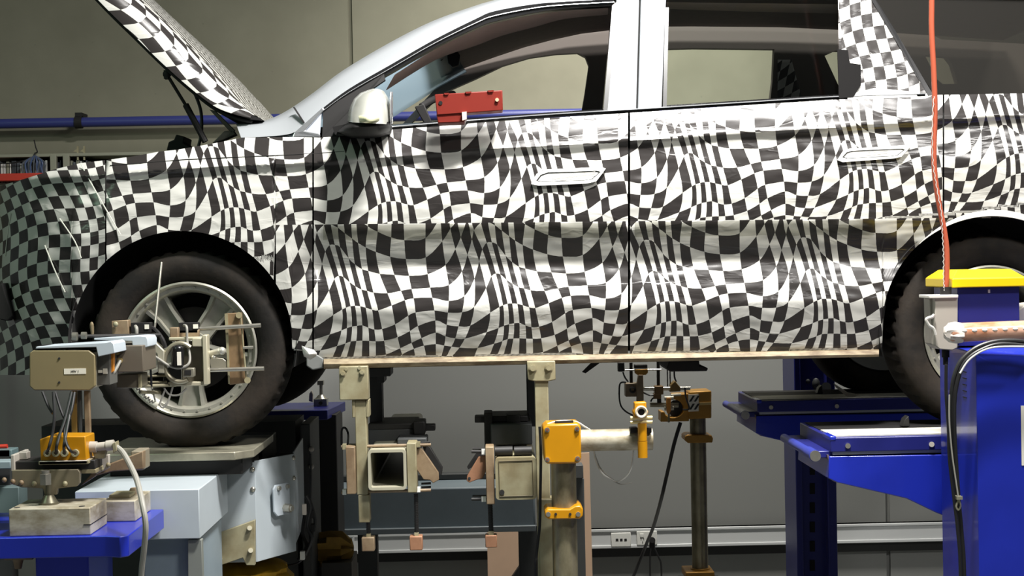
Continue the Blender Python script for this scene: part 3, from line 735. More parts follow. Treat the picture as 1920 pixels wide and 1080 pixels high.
# white tape with handwriting on the lower rim of the front wheel
mb = MB(); rows = []
cc = V((c_f.x, .03, c_f.z))
for rad in (.242, .232, .221, .205):
    rows.append([cc+V((rad*math.cos(a), -.002 if rad < .24 else .004, rad*math.sin(a))) for a in np.linspace(math.radians(206), math.radians(240), 14)])
tp = build('rim_tape', mb.grid(rows), WHITEL, wf, solid=.001)
pts = []
for k in range(40):
    a = math.radians(209+27*k/39); rad = .2235+.006*math.sin(k*1.9)+.003*math.sin(k*.8)
    pts.append(cc+V((rad*math.cos(a), -.0042, rad*math.sin(a))))
build('handwriting', MB().tube(pts, .0011, 5, 2), INK, wf)
# ------------------------------------------------------------------ red box on the window sill
rb = thing('red_box', 'red plastic box hooked over the front door window sill', 'box', W(880, 212, -.05))
mb = MB().prism([W(815, 177, -.08), W(942, 169, -.08), W(943, 207, -.08), W(819, 216, -.08)], .09)
build('box_body', mb, REDP, rb, bevel=.003)
mb = MB().prism([W(818, 214, -.075), W(874, 210, -.075), W(874, 222, -.075), W(870, 229, -.075), W(821, 231, -.075)], .11)
build('box_foot', mb, REDP, rb, bevel=.003)
for a, b in ((832, 842), (872, 884), (914, 926)): build('edge_clip', MB().prism([W(a, 175.5-.06*(a-815), -.085), W(b, 175.5-.06*(b-815), -.085), W(b-2, 179-.06*(b-815), -.085), W(a+2, 179-.06*(a-815), -.085)], .01), REDP, rb)
build('rivet', MB().cyl(W(932, 187, -.088), W(932, 187, -.07), .0065, 14), mat('pale_rivet', (214, 180, 150), .4), rb)
build('hole', MB().cyl(W(826, 193, -.083), W(826, 193, -.07), .007, 14), DARK, rb)
build('tape', MB().prism([W(866, 210, -.09), W(875, 209, -.09), W(875, 223, -.09), W(867, 226, -.09)], .012), mat('pale_tape', (226, 190, 176), .3), rb)
# ------------------------------------------------------------------ sill clamps
def bolt(mb, px, py, Y, r, h=.012, n=6): p = W(px, py, Y); mb.cyl(p-V((0, h, 0)), p+V((0, .004, 0)), r, n)
def washer(mb, px, py, Y, r): p = W(px, py, Y); mb.cyl(p-V((0, .004, 0)), p, r, 20)
def rod(mb, p, q, r, pitch=.006):
    p, q = V(p), V(q); n = max(int((q-p).length/pitch), 2)
    for k in range(n): mb.cyl(p+(q-p)*(k/n), p+(q-p)*((k+.55)/n), r, 12); mb.cyl(p+(q-p)*((k+.5)/n), p+(q-p)*((k+1.02)/n), r*.82, 12, caps=False)
def vx(px, py, Y): return W(px, py, Y)
ca = thing('sill_clamp', 'cream steel clamp with open square tube holding the sill behind the front wheel', 'clamp', V((W(700, 900, .05).x, .1, W(690, 1034, .05).z)), 'steel clamps under the sill')
Y0 = -.03
build('jaw_plate', MB().pbox(636, 687, 690, 750, Y0, .05), CREAM, ca, bevel=.003)
for i, (x, y) in enumerate(((643, 700), (679, 698))):
    mb = MB(); washer(mb, x, y, Y0, .010); bolt(mb, x, y, Y0, .0075); build('bolt', mb, CREAM, ca)
for x, y in ((649, 692), (674, 690)):
    mb = MB(); washer(mb, x, y, Y0, .006); build('nut', mb, CREAM, ca)
build('cheek', MB().pbox(660, 750, 666, 783, Y0+.01, .06).pbox(686, 750, 692, 782, Y0+.01, .06), CREAM, ca, bevel=.002)
build('post', MB().pbox(667, 750, 688, 928, Y0+.012, .055).pbox(672, 928, 693, 980, Y0+.012, .055), CREAM, ca, bevel=.003)
def sqtube(px0, py0, px1, py1, y0, y1, wall=.012, cap=False):
    a = W((px0+px1)/2, (py0+py1)/2, y0); hx = (W(px1, py0, y0).x-W(px0, py0, y0).x)/2; hz = (W(px0, py0, y0).z-W(px0, py1, y0).z)/2
    def ring(h, k, rr, y):
        L = []
        for qx, qz, s in ((1, 1, 0), (-1, 1, 1), (-1, -1, 2), (1, -1, 3)):
            for j in range(5):
                an = math.pi/2*(s+j/4); L.append(V((a.x+qx*(h-rr)+rr*math.cos(an), y, a.z+qz*(k-rr)+rr*math.sin(an))))
        return L+[L[0]]
    mb = MB(); o0, o1 = ring(hx, hz, .014, y0), ring(hx, hz, .014, y1); i0, i1 = ring(hx-wall, hz-wall, .006, y0), ring(hx-wall, hz-wall, .006, y1)
    if cap: mb.grid([o1, o0]); mb.add(o0[:-1], [tuple(range(len(o0)-1))])
    else: mb.grid([i1, i0, o0, o1])
    return mb
build('square_tube', sqtube(690, 843, 762, 919, -.06, 1.3, .010), mat('cream_tube', (166, 162, 142), .45, var=.1), ca, ang=30)
build('tube_end', MB().box(W(695, 880, .62).x, W(758, 880, .62).x, 1.28, 1.29, W(700, 915, .62).z, W(700, 880, .62).z), DARK, ca)
build('clamp_plate', MB().pbox(649, 838, 666, 927, -.05, .06), TANP, ca, bevel=.003)
build('clamp_plate', MB().pbox(763, 831, 781, 924, -.05, .06), CREAM, ca, bevel=.003)
for y in (838, 923):
    mb = MB().cyl(W(640, y, .0), W(808, y-4, .0), .0055, 10); build('tie_rod', mb, TANP, ca)
    mb = MB()
    for q in ((642, y-5, 649, y+5), (781, y-9, 788, y)): build('tie_nut', MB().pbox(*q, -.012, .012), WHITEP if y > 900 else CREAM, ca)
mb = MB().cyl(W(790, 914, .03), W(808, 913, .03), .004, 8).cyl(W(790, 907, .03), W(808, 906, .03), .004, 8).cyl(W(790, 830, .03), W(806, 829, .03), .004, 8); build('stud', mb, BLACKS, ca)
build('gusset', MB().pprism([(780, 840), (792, 842), (822, 886), (823, 900), (812, 906), (806, 900), (794, 899), (781, 880)], .0, .02), TANP, ca, bevel=.002)
build('rear_gusset', MB().pprism([(790, 828), (806, 838), (830, 878), (828, 892), (820, 888), (796, 850)], .10, .14), BLACKS, ca, bevel=.002)
build('rear_rail', MB().pbox(690, 794, 792, 806, .22, .30).pbox(775, 790, 797, 815, .2, .32).pbox(796, 796, 816, 808, .24, .29), BLACKS, ca, bevel=.004)
build('rear_housing', MB().pbox(690, 805, 776, 832, .22, .7).pbox(745, 822, 800, 838, .08, .22), DKGREY, ca, bevel=.004)
build('rear_post', MB().pbox(692, 690, 716, 800, .5, .6).pbox(690, 690, 732, 706, .42, .6).pbox(706, 698, 720, 718, .45, .6), DKGREY, ca, bevel=.003)
for x, y0, y1 in ((690, 978, 1004), (780, 926, 1002)):
    mb = MB(); rod(mb, W(x, y0, .01), W(x+1.4, y1, .01), .008); build('threaded_rod', mb, BLACKS, ca)
    build('foot_nut', MB().pbox(x-3, y1-3, x+5, y1+4, -.0, .02), CREAM, ca)
    build('foot_block', MB().pbox(x-12, y1+4, x+12, y1+30, -.012, .04), TANP if x < 700 else COPPER, ca, bevel=.003)
cb = thing('sill_clamp', 'cream steel clamp with capped square tube holding the middle of the sill', 'clamp', V((W(970, 900, .05).x, .1, 0.0)), 'steel clamps under the sill')
build('jaw_plate', MB().pprism([(988, 678), (1041, 677), (1042, 712), (1028, 715), (1003, 715), (990, 712)], Y0, .04), CREAM, cb, bevel=.003)
for x, y in ((999, 690), (1029, 689)):
    mb = MB(); washer(mb, x, y, Y0, .0145); bolt(mb, x, y, Y0, .0105, .014, 14); build('bolt', mb, CREAM, cb)
p0 = W(1003, 714, Y0); p1 = W(1028, 714, Y0)
build('post', MB().box(p0.x, p1.x, Y0+.01, .055, 0.45, p0.z), CREAM, cb, bevel=.003)
b0 = W(1010, 960, Y0-.02); b1 = W(1040, 960, Y0-.02)
build('lower_post', MB().box(b0.x, b1.x, Y0-.02, .05, 0.0, W(1020, 935, Y0).z), CREAM, cb, bevel=.003)
build('square_tube', sqtube(929, 858, 1006, 937, -.06, 1.3, .01, True), CREAM, cb, ang=30)
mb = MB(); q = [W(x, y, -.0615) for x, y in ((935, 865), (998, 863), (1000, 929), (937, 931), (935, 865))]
build('weld_seam', MB().tube(q, .0016, 6, 1), mat('weld_brown', (96, 86, 62), .6), cb)  # dark brown line around the end cap of the tube
build('drain_hole', MB().cyl(W(941, 923, -.063), W(941, 923, -.05), .009, 18), DARK, cb)
build('clamp_plate', MB().pbox(911, 838, 927, 946, -.05, .05), TANP, cb, bevel=.003)
build('gusset', MB().pprism([(911, 854), (897, 857), (876, 892), (875, 902), (880, 905), (893, 900), (905, 897), (911, 884)], .0, .02), COPPER, cb, bevel=.002)
build('gusset_hole', MB().cyl(W(880, 897, -.002), W(880, 897, .01), .005, 12), DARK, cb)
build('rear_gusset', MB().pprism([(908, 840), (896, 846), (876, 876), (878, 880), (886, 876), (905, 856)], .10, .13), BLACKS, cb)
for y in (847, 936):
    mb = MB().cyl(W(884, y, .0), W(914, y, .0), .0055, 10).cyl(W(886, y-6, .03), W(914, y-6, .03), .004, 8); build('tie_rod', mb, BLACKS, cb)
    build('tie_nut', MB().pbox(903, y-4, 911, y+5, -.012, .012), WHITEP, cb)
build('rear_rail', MB().pbox(890, 780, 990, 792, .22, .30).pbox(908, 774, 924, 840, .2, .32).pbox(950, 778, 976, 793, .21, .31), BLACKS, cb, bevel=.004)
build('rear_housing', MB().pbox(920, 795, 998, 834, .16, .7), DKGREY, cb, bevel=.004)
mb = MB()
for x in (928, 964): mb.cyl(W(x, 846, -.01), W(x+33, 845, -.01), .017, 18)
build('rubber_roller', mb, BLACKS, cb)
build('rear_post', MB().pbox(988, 682, 1003, 800, .55, .62), DKGREY, cb, bevel=.003)
mb = MB(); rod(mb, W(919, 946, .0), W(921, 1000, .0), .009); build('threaded_rod', mb, BLACKS, cb)
build('foot_nut', MB().pbox(916, 996, 926, 1004, -.01, .015), CREAM, cb)
build('foot_block', MB().pbox(910, 1004, 932, 1027, -.02, .03), COPPER, cb, bevel=.003)
# long black cable down the clamp post
kb = build('cable', MB().tube([W(1012, 800, -.09), W(1014, 850, -.09), W(1013, 930, -.08), W(1012, 985, -.08), W(1006, 1040, -.08), W(1004, 1100, -.07), W(1003, 1500, -.07)], .005, 8), CABLEB)
tag(kb, 'black cable running down the cream post beside the yellow headed column', 'cable')
# ------------------------------------------------------------------ yellow headed measuring column
yc = thing('measuring_column', 'steel column with yellow square head and horizontal tube in front of the car', 'column', V((W(1057, 950, -.2).x, -.2, 0)))
YC = -.2; pc = W(1057, 900, YC); rr = (W(1081, 900, YC).x-W(1034, 900, YC).x)/2
build('pole', MB().cyl((pc.x, YC, 0), (pc.x, YC, W(1057, 866, YC).z), rr, 32), GALV, yc)
build('floor_plate', MB().box(pc.x-.12, pc.x+.12, YC-.12, YC+.12, 0, .02), GALV, yc, bevel=.004)
hd = MB().prism([W(x, y, YC-.075) for x, y in ((1026, 796), (1084, 794), (1089, 800), (1090, 862), (1084, 869), (1026, 870), (1020, 864), (1018, 803))], .15)
head = build('clamp_head', hd, YELLOW, yc, bevel=.006)
for x, y in ((1026, 806), (1082, 804), (1026, 862), (1083, 860)):
    mb = MB(); bolt(mb, x, y, YC-.075, .0085, .006, 14); b = build('screw', mb, STEEL, head); mb = MB(); washer(mb, x, y, YC-.0805, .004); build('screw_socket', mb, mat('dark_socket', (110, 60, 40), .5), yc)
build('head_slot', MB().box(W(1040, 800, YC).x, W(1074, 800, YC).x, YC-.05, YC-.02, W(1057, 797, YC-.05).z, W(1057, 792, YC-.05).z+.004), DARK, yc)
t0, t1 = W(1088, 826, YC), W(1223, 822, YC)
build('side_tube', MB().cyl((t0.x, YC, t0.z), (t1.x, YC, t0.z), .037, 32), ALUW, yc)
build('clamp_ring', MB().pprism([(1027, 955), (1068, 955), (1078, 949), (1088, 948), (1093, 954), (1093, 968), (1087, 973), (1028, 974), (1022, 969), (1022, 960)], YC-.07, YC+.07), YELLOW, yc, bevel=.004)
for x, y in ((1028, 964), (1084, 964)):
    mb = MB(); bolt(mb, x, y, YC-.07, .008, .006, 14); build('screw', mb, STEEL, yc)
for x in (1042, 1069):
    mb = MB(); washer(mb, x, 964, YC-.0705, .0045); build('ring_hole', mb, DARK, yc)
YP = YC-.06; z = lambda py: W(1205, py, YP).z; xp = W(1204.5, 820, YP).x
mb = MB().cyl((xp, YP, z(794)), (xp, YP, z(826)), .0155, 24).cyl((xp, YP, z(827)), (xp, YP, z(858)), .0165, 24)
build('probe_body', mb, YELLOW, yc)
build('probe_clip', MB().pbox(1182, 802, 1196, 812, YC-.045, YC).pbox(1213, 802, 1222, 812, YC-.045, YC), BLACKM, yc, bevel=.002)
mb = MB()
for y in (784, 792): mb.cyl(W(1182, y, YP), W(1223, y-1, YP), .0065, 12)
build('cross_rod', mb, mat('cream_rod', (226, 206, 150), .35, .3), yc)
mb = MB().prism([W(x, y, YP-.02) for x, y in ((1190, 755), (1212, 754), (1212, 766), (1216, 772), (1212, 783), (1190, 784), (1187, 772), (1190, 766))], .05)
sens = build('probe_eye', mb, YELLOW, yc, bevel=.003)
p = W(1202, 772, YP-.02)
build('lens_ring', MB().lathe(p, (0, -1, 0), [(.021, 0), (.021, .012), (.0175, .014), (.011, .008), (.011, 0)], 28), mat('pale_lens_ring', (210, 196, 172), .35), yc)
build('lens', MB().cyl(p+V((0, -.009, 0)), p+V((0, .002, 0)), .0112, 24), LENS, yc)
build('cable_tie', MB().tube([W(1020, 803, YC-.05), W(1030, 794, YC-.04), W(1055, 789, YC-.03), W(1080, 791, YC), W(1096, 800, YC+.02), W(1106, 806, YC+.04)], .0032, 6), CABLEW, yc)
lw = build('loose_wire', MB().tube([W(1114, 846, -.16), W(1118, 866, -.15), W(1130, 888, -.15), W(1146, 898, -.15), W(1158, 903, -.15), W(1174, 894, -.15), W(1184, 876, -.16), W(1188, 845, -.17)], .0026, 6), CABLEW)
build('wire_tail', MB().tube([W(1142, 895, -.15), W(1154, 904, -.15), W(1166, 908, -.15), W(1184, 905, -.15)], .002, 6).tube([W(1116, 850, -.15), W(1126, 878, -.15), W(1150, 900, -.15)], .0022, 6), CABLEG, lw)
tag(lw, 'thin pale wire looping below the horizontal tube of the yellow headed column', 'wire')
# ------------------------------------------------------------------ gold headed column beyond the car
gc = thing('measuring_column', 'steel column with gold hazard striped head standing beyond the car', 'column', V((W(1311, 900, 2.15).x, 2.15, 0)))
YG2 = 2.15; gp = W(1311, 950, YG2); gr = (W(1326, 900, YG2).x-W(1296, 900, YG2).x)/2
build('pole', MB().cyl((gp.x, YG2, .0), (gp.x, YG2, W(1309, 782, YG2).z), gr, 32), GALV, gc)
build('pole_collar', MB().pprism([(1284, 818), (1290, 815), (1334, 816), (1337, 822), (1336, 830), (1290, 831), (1284, 826)], YG2-.07, YG2+.07), BRASS, gc, bevel=.004)
build('foot_flange', MB().pbox(1286, 1073, 1340, 1086, YG2-.09, YG2+.09).cyl((gp.x, YG2, W(1313, 1076, YG2).z-.03), (gp.x, YG2, W(1313, 1064, YG2).z), gr*1.25, 20), BRASS, gc, bevel=.004)
build('foot_plinth', MB().box(gp.x-.1, gp.x+.1, YG2-.1, YG2+.1, 0, W(1313, 1086, YG2).z), DKGREY, gc)
mb = MB().pprism([(1292, 735), (1334, 733), (1334, 784), (1292, 786)], YG2-.09, YG2+.09)
build('clamp_head', mb, BRASS, gc, bevel=.004)
ph = [(1258, 738), (1292, 736), (1292, 790), (1239, 791), (1239, 770), (1255, 784)]
arcp = [(1268+18*math.cos(a)+4, 766-18*math.sin(a)) for a in np.linspace(-2.2, 1.9, 16)]
mb = MB().pprism([(1262, 740), (1292, 738), (1292, 790), (1239, 791), (1239, 772), (1246, 772)]+[(1262+20*math.cos(a), 766-17*math.sin(a)) for a in np.linspace(-2.3, 1.5, 14)], YG2-.06, YG2+.06)
build('yoke', mb, BRASS, gc, bevel=.003)
build('yoke_roller', MB().cyl(W(1268, 766, YG2-.02), W(1268, 766, YG2+.05), .042, 26), BLACKS, gc)
build('hazard_plate', MB().pprism([(1291, 740), (1310, 739), (1310, 771), (1291, 772)], YG2-.095, YG2-.085), WHITEL, gc)
mb = MB()
for y in (742, 757):
    for dx in (0, 9): mb.pprism([(1292+dx, y+11), (1299+dx, y), (1303+dx, y), (1296+dx, y+11)], YG2-.098, YG2-.09)
build('hazard_stripe', mb, INK, gc)
build('head_band', MB().pprism([(1311, 755), (1334, 754), (1334, 759), (1311, 760)], YG2-.094, YG2-.088), mat('pale_gold', (186, 160, 100), .4), gc)
YS = 2.0
build('cross_bar', MB().cyl(W(1204, 729, YS), W(1294, 728, YS), .0095, 14), STEEL, gc)
build('cross_bar', MB().cyl(W(1172, 694, YS), W(1240, 693, YS), .004, 10), STEEL, gc)
build('cross_bar', MB().cyl(W(1219, 759, YS), W(1272, 760, YS), .011, 14), ALUW, gc)
for x, y0, y1, r in ((1183, 680, 722, .008), (1234, 676, 756, .008), (1251, 684, 726, .003), (1256, 684, 726, .003), (1237, 728, 756, .006)):
    build('probe_rod', MB().cyl(W(x, y0, YS+.02), W(x+.8, y1, YS+.02), r, 10), BLACKS, gc)
build('probe_rod', MB().cyl(W(1254, 770, YS-.06), W(1254, 792, YS-.06), .005, 10), ALUW, gc)
build('probe_block', MB().pbox(1159, 680, 1171, 697, YS-.02, YS+.03), BLACKS, gc, bevel=.003)
build('probe_block', MB().pbox(1173, 719, 1199, 744, YS-.03, YS+.05), TANP, gc, bevel=.003)
build('probe_eye', MB().lathe(W(1186, 731, YS-.03), (0, -1, 0), [(.016, 0), (.016, .01), (.010, .012), (.008, .0)], 20), BLACKS, gc)
build('probe_block', MB().pbox(1228, 724, 1244, 740, YS-.03, YS+.04).pbox(1226, 738, 1240, 748, YS-.02, YS+.03), mat('bronze_block', (110, 84, 52), .45, .3), gc, bevel=.003)
build('probe_block', MB().pprism([(1258, 722), (1266, 714), (1272, 722), (1276, 726), (1276, 734), (1256, 735)], YS-.03, YS+.04), mat('dark_brass', (120, 96, 50), .45, .3), gc, bevel=.003)
build('gold_clip', MB().pprism([(1191, 693), (1215, 692), (1215, 699), (1211, 703), (1195, 703), (1191, 700)], YS-.04, YS), BRASS, gc, bevel=.002)
build('clip_cap', MB().pbox(1190, 684, 1214, 691, YS-.03, YS+.02), BLACKS, gc, bevel=.002)
build('fork', MB().pprism([(1197, 703), (1206, 703), (1207, 742), (1207, 752), (1194, 753), (1194, 742), (1193, 726)], YS-.05, YS-.02), TANP, gc, bevel=.002)
build('gold_probe', MB().pprism([(1250, 746), (1258, 746), (1258, 770), (1255, 776), (1252, 776), (1250, 770)], YS-.08, YS-.05), mat('gold_probe_paint', (214, 140, 50), .4), gc, bevel=.002)
build('probe_knob', MB().cyl(W(1246, 747, YS-.06), W(1263, 746, YS-.06), .011, 14).cyl(W(1246, 766, YS-.06), W(1263, 765, YS-.06), .011, 14).cyl(W(1258, 741, YS-.03), W(1277, 740, YS-.03), .007, 12), ALUW, gc)
for i, P in enumerate(([(1168, 698), (1172, 708), (1178, 716)], [(1174, 717), (1163, 719), (1161, 740), (1164, 760), (1174, 772), (1190, 780)], [(1206, 736), (1218, 741), (1228, 740)], [(1220, 753), (1224, 747), (1232, 745)], [(1264, 696), (1265, 708), (1268, 716)], [(1284, 726), (1286, 745), (1292, 766), (1280, 768)])):
    build('sensor_lead', MB().tube([W(x, y, YS-.01) for x, y in P], .004, 6), CABLEB, gc)
cbk = build('cable', MB().tube([W(1276, 792, 2.0), W(1264, 832, 2.0), W(1250, 892, 2.1), W(1240, 935, 2.2), W(1226, 985, 2.6), W(1214, 1015, 3.0), W(1200, 1050, 3.1), W(1186, 1085, 3.1), W(1170, 1120, 3.1)], .009, 8), CABLEB)
tag(cbk, 'black cable slanting down from the gold column head past the power outlet', 'cable')
# ------------------------------------------------------------------ outlets on the trunking
oy = WY-.05
def outlet(px0, py0, px1, py1, label):
    t = thing('wall_outlet', label, 'outlet', W((px0+px1)/2, py1, oy))
    build('cover_plate', MB().pbox(px0, py0, px1, py1, oy-.012, oy), WHITEP, t, bevel=.003); return t
o1 = outlet(1146, 999, 1183, 1025, 'white wall plate with three small dark sockets on the grey trunking')
for x in (1157, 1165, 1173): build('socket_hole', MB().pbox(x-2.4, 1010, x+2.4, 1014.5, oy-.0135, oy-.01), INK, o1)
o2 = outlet(1194, 996, 1232, 1022, 'white switched power outlet with a black plug, on the grey trunking')
for x in (1204, 1221): build('switch', MB().pbox(x-4, 1001, x+3, 1007, oy-.016, oy-.01), WHITEP, o2, bevel=.001)
mb = MB()
for dx, dy in ((-2, 10), (3, 10), (1, 16)): mb.pbox(1204+dx-.6, 1001+dy-2, 1204+dx+.6, 1001+dy+1.5, oy-.0135, oy-.01)
build('socket_hole', mb, INK, o2)
pg = thing('power_plug', 'black power plug in the right half of the switched outlet', 'plug', W(1223, 1016, oy-.02))
build('plug_body', MB().cyl(W(1223, 1013, oy-.012), W(1223, 1013, oy-.045), .018, 20).pbox(1218, 1015, 1228, 1028, oy-.035, oy-.014), BLACKM, pg, bevel=.002)
build('plug_cord', MB().tube([W(1221, 1026, oy-.03), W(1219, 1045, oy-.03), W(1219, 1090, oy-.03), W(1219, 1140, oy-.03)], .005, 8).tube([W(1226, 1026, oy-.03), W(1235, 1045, oy-.03), W(1240, 1065, oy-.03), W(1239, 1140, oy-.03)], .005, 8), CABLEB, pg)
# ------------------------------------------------------------------ boards, frame and beams behind the clamps

b1 = build('fibre_board', MB().box(W(914, 1040, 3.3).x, W(1001, 1040, 3.3).x, 3.3, 3.32, 0, zf(950, 997, 3.3)), PEACH); tag(b1, 'peach fibreboard panel standing below the capped square tube', 'board')
mb = MB().pprism([(1070, 851), (1105, 849), (1111, 1080), (1113, 1145), (1100, 1145), (1097, 1080), (1095, 930), (1092, 900), (1080, 884)], 3.3, 3.32)
b2 = build('fibre_board', mb, PEACH); tag(b2, 'narrow peach fibreboard upright right of the yellow headed column', 'board')
fr = thing('rig_frame', 'slate grey steel beam running low behind the sill clamps', 'beam', V((W(790, 960, 2.6).x, 2.6, 0)))
zt = zf(790, 915, 2.45); zb_ = zf(790, 996, 2.45)
x0, x1 = W(585, 960, 2.45).x, W(1004, 960, 2.45).x
build('beam', MB().box(x0, x1, 2.45, 2.8, zb_, zt), BEAMG, fr, bevel=.01)
build('beam_edge', MB().box(x0, x1, 2.43, 2.47, zb_-.01, zb_+.02), mat('slate_edge', (112, 120, 124), .5), fr, bevel=.004)
build('top_rail', MB().box(W(585, 890, 2.76).x, W(1000, 890, 2.76).x, 2.73, 2.8, zt, zf(790, 888, 2.76)), DKGREY, fr, bevel=.006)
for px in (690, 990):
    x = W(px, 1000, 2.6).x
    build('support_leg', MB().box(x-.05, x+.05, 2.55, 2.65, 0, zb_), DKGREY, fr, bevel=.004)
pl = build('steel_upright', MB().box(W(1076, 1000, 2.9).x, W(1097, 1000, 2.9).x, 2.9, 2.97, 0, zf(1085, 897, 2.9)).box(W(1074, 900, 2.85).x, W(1094, 900, 2.85).x, 2.85, 2.97, zf(1085, 897, 2.85), zf(1085, 872, 2.85)), mat('grey_upright', (96, 98, 98), .5), bevel=.004)
tag(pl, 'grey steel upright just right of the yellow headed column', 'upright')
br = build('diagonal_brace', MB().pprism([(958, 1085), (1003, 1018), (1006, 1040), (984, 1085), (972, 1150), (932, 1150)], 3.1, 3.15), BLACKS, bevel=.003)
tag(br, 'black diagonal brace in front of the peach fibreboard panel', 'brace')
tr = build('trunking_end', MB().pprism([(628, 1062), (660, 1010), (664, 1003), (662, 1045), (640, 1062)], WY-.1, WY-.05), TRUNK); tag(tr, 'grey slanted end piece where the wall trunking begins', 'trim')
build('wire_loop', MB().tube([W(640, 834, .3), W(641, 806, .3), W(648, 803, .3), W(653, 815, .3), W(652, 834, .1)], .004, 6), CABLEB, ca)
# ------------------------------------------------------------------ front wheel test stand
ztop = zp_f
st = thing('test_stand', 'grey blue sheet metal test stand carrying the pad under the front wheel', 'test stand', V((W(400, 960, .3).x, .3, 0)))
pt_ = W(330, 840, -.12)
def flat(pts, z0, z1):
    n = len(pts); v = [(x, y, z0) for x, y in pts]+[(x, y, z1) for x, y in pts]
    return MB().add(v, [tuple(range(n-1, -1, -1)), tuple(range(n, 2*n))]+[(i, (i+1) % n, n+(i+1) % n, n+i) for i in range(n)])
xa, xb, xc = W(170, 845, -.14).x, W(440, 845, -.14).x, W(478, 845, -.05).x
build('wheel_pad', flat([(xa, -.14), (xb, -.14), (xc, -.07), (xc, .42), (xa, .42)], ztop-.028, ztop), mat('pad_steel', (176, 172, 152), .35, .6, var=.3, vscale=12), st, bevel=.003)
build('pad_carrier', MB().box(xa+.05, xc-.04, -.08, .40, ztop-.085, ztop-.028).box(xa+.25, xc-.04, .30, .80, W(425, 868, .15).z-.05, ztop-.028), BLACKS, st, bevel=.004)
za, zb2 = W(425, 868, .15).z, W(425, 1055, .15).z
A = [V((W(355, 870, .15).x, .15, 0)), V((W(478, 868, .15).x, .15, 0)), V((W(552, 855, .36).x, .36, 0)), V((W(563, 848, .75).x, .85, 0)), V((W(355, 848, .15).x, .85, 0))]
def vpanel(name, p, q, z0, z1, th, m, parent):
    d = (q-p).normalized(); n = V((d.y, -d.x, 0))*-th
    if n.y < 0 and abs(d.y) < .99: n = -n
    return build(name, MB().add([p+V((0, 0, z0)), q+V((0, 0, z0)), q+V((0, 0, z1)), p+V((0, 0, z1)), p+n+V((0, 0, z0)), q+n+V((0, 0, z0)), q+n+V((0, 0, z1)), p+n+V((0, 0, z1))],
        [(0, 1, 2, 3), (7, 6, 5, 4), (0, 4, 5, 1), (1, 5, 6, 2), (2, 6, 7, 3), (3, 7, 4, 0)]), m, parent, bevel=.0015)
vpanel('front_panel', A[0], A[1], zb2, za, .006, GREYB, st)
vpanel('corner_panel', A[1], A[2], zb2, za+.005, .006, GREYB, st)
vpanel('side_panel', A[2], A[3], zb2+.03, za+.012, .006, GREYB, st)
core = [A[0]+V((.02, .03, 0)), A[1]+V((-.01, .03, 0)), A[2]+V((-.03, .02, 0)), A[3]+V((-.03, 0, 0)), A[4]]
build('housing_core', flat([(p.x, p.y) for p in core], zb2, za-.05), DKGREY, st)
def onp(p, q, t, z, e=0.0):
    d = (q-p).normalized(); return p+(q-p)*t+V((d.y, -d.x, 0))*e+V((0, 0, z))
hgt = za-zb2
for t, k in ((.96, .93), (.96, .73)):
    a = onp(A[0], A[1], t, zb2+hgt*k); build('screw', MB().ball(a, .010, .008, .010, 12), STEEL, st)
for t, k in ((.97, .97), (.97, .76)):
    a = onp(A[1], A[2], t, zb2+hgt*k); build('screw', MB().ball(a, .009, .009, .009, 12), STEEL, st)
# latch bracket on the corner panel
def lq(t, k, e): return onp(A[1], A[2], t, zb2+hgt*k, e)
out = [(.33, .70), (.38, .74), (.70, .74), (.74, .70), (.74, .45), (.70, .42), (.42, .42), (.34, .47)]
f_ = [lq(t, k, .022) for t, k in out]; b_ = [lq(t, k, .014) for t, k in out]
mb = MB(); mb.add(f_+b_, [tuple(range(8)), tuple(range(15, 7, -1))]+[((i+1) % 8, i, 8+i, 8+(i+1) % 8) for i in range(8)])
lt_ = build('latch_plate', mb, PALEB, st, bevel=.002)
build('latch_standoff', MB().cyl(lq(.45, .7, .0), lq(.45, .7, .016), .006, 10).cyl(lq(.66, .7, .0), lq(.66, .7, .016), .006, 10), STEEL, lt_)
for t in (.44, .66): build('latch_bolt', MB().cyl(lq(t, .705, .02), lq(t, .705, .032), .008, 12), STEEL, lt_)
build('latch_knob', MB().cyl(lq(.60, .49, .02), lq(.60, .49, .05), .016, 8).cyl(lq(.60, .49, .05), lq(.60, .49, .058), .011, 8), STEEL, lt_)
# lower steel bracket and yellow cover
build('lower_bracket', MB().pprism([(376, 1012), (478, 975), (478, 1060), (462, 1060), (455, 1046), (380, 1072)], .115, .14), CREAM, st, bevel=.002)
for x, y in ((412, 1048), (468, 990), (470, 1032)): build('bracket_bolt', MB().cyl(W(x, y, .115), W(x, y, .1), .009, 10), mat('pale_bolt', (206, 200, 176), .4, .3), st)
yz = zf(460, 1052, .42)
cov = MB().lathe((W(455, 1060, .45).x, .45, yz), (0, 0, 1), [(.0, .0), (.10, .0), (.145, -.012), (.17, -.03), (.165, -.045), (.19, -.07), (.185, -.10), (.2, -.14), (.19, -.6), (.2, -.9)], 40, lambda j, i: .010*math.sin(i*1.7+j))
build('gaiter', cov, mat('yellow_fabric', (206, 158, 26), .7, var=.25, vscale=9), st)
build('pedestal', MB().cyl((W(455, 1060, .45).x, .45, 0), (W(455, 1060, .45).x, .45, yz-.85), .2, 30), DKGREY, st)
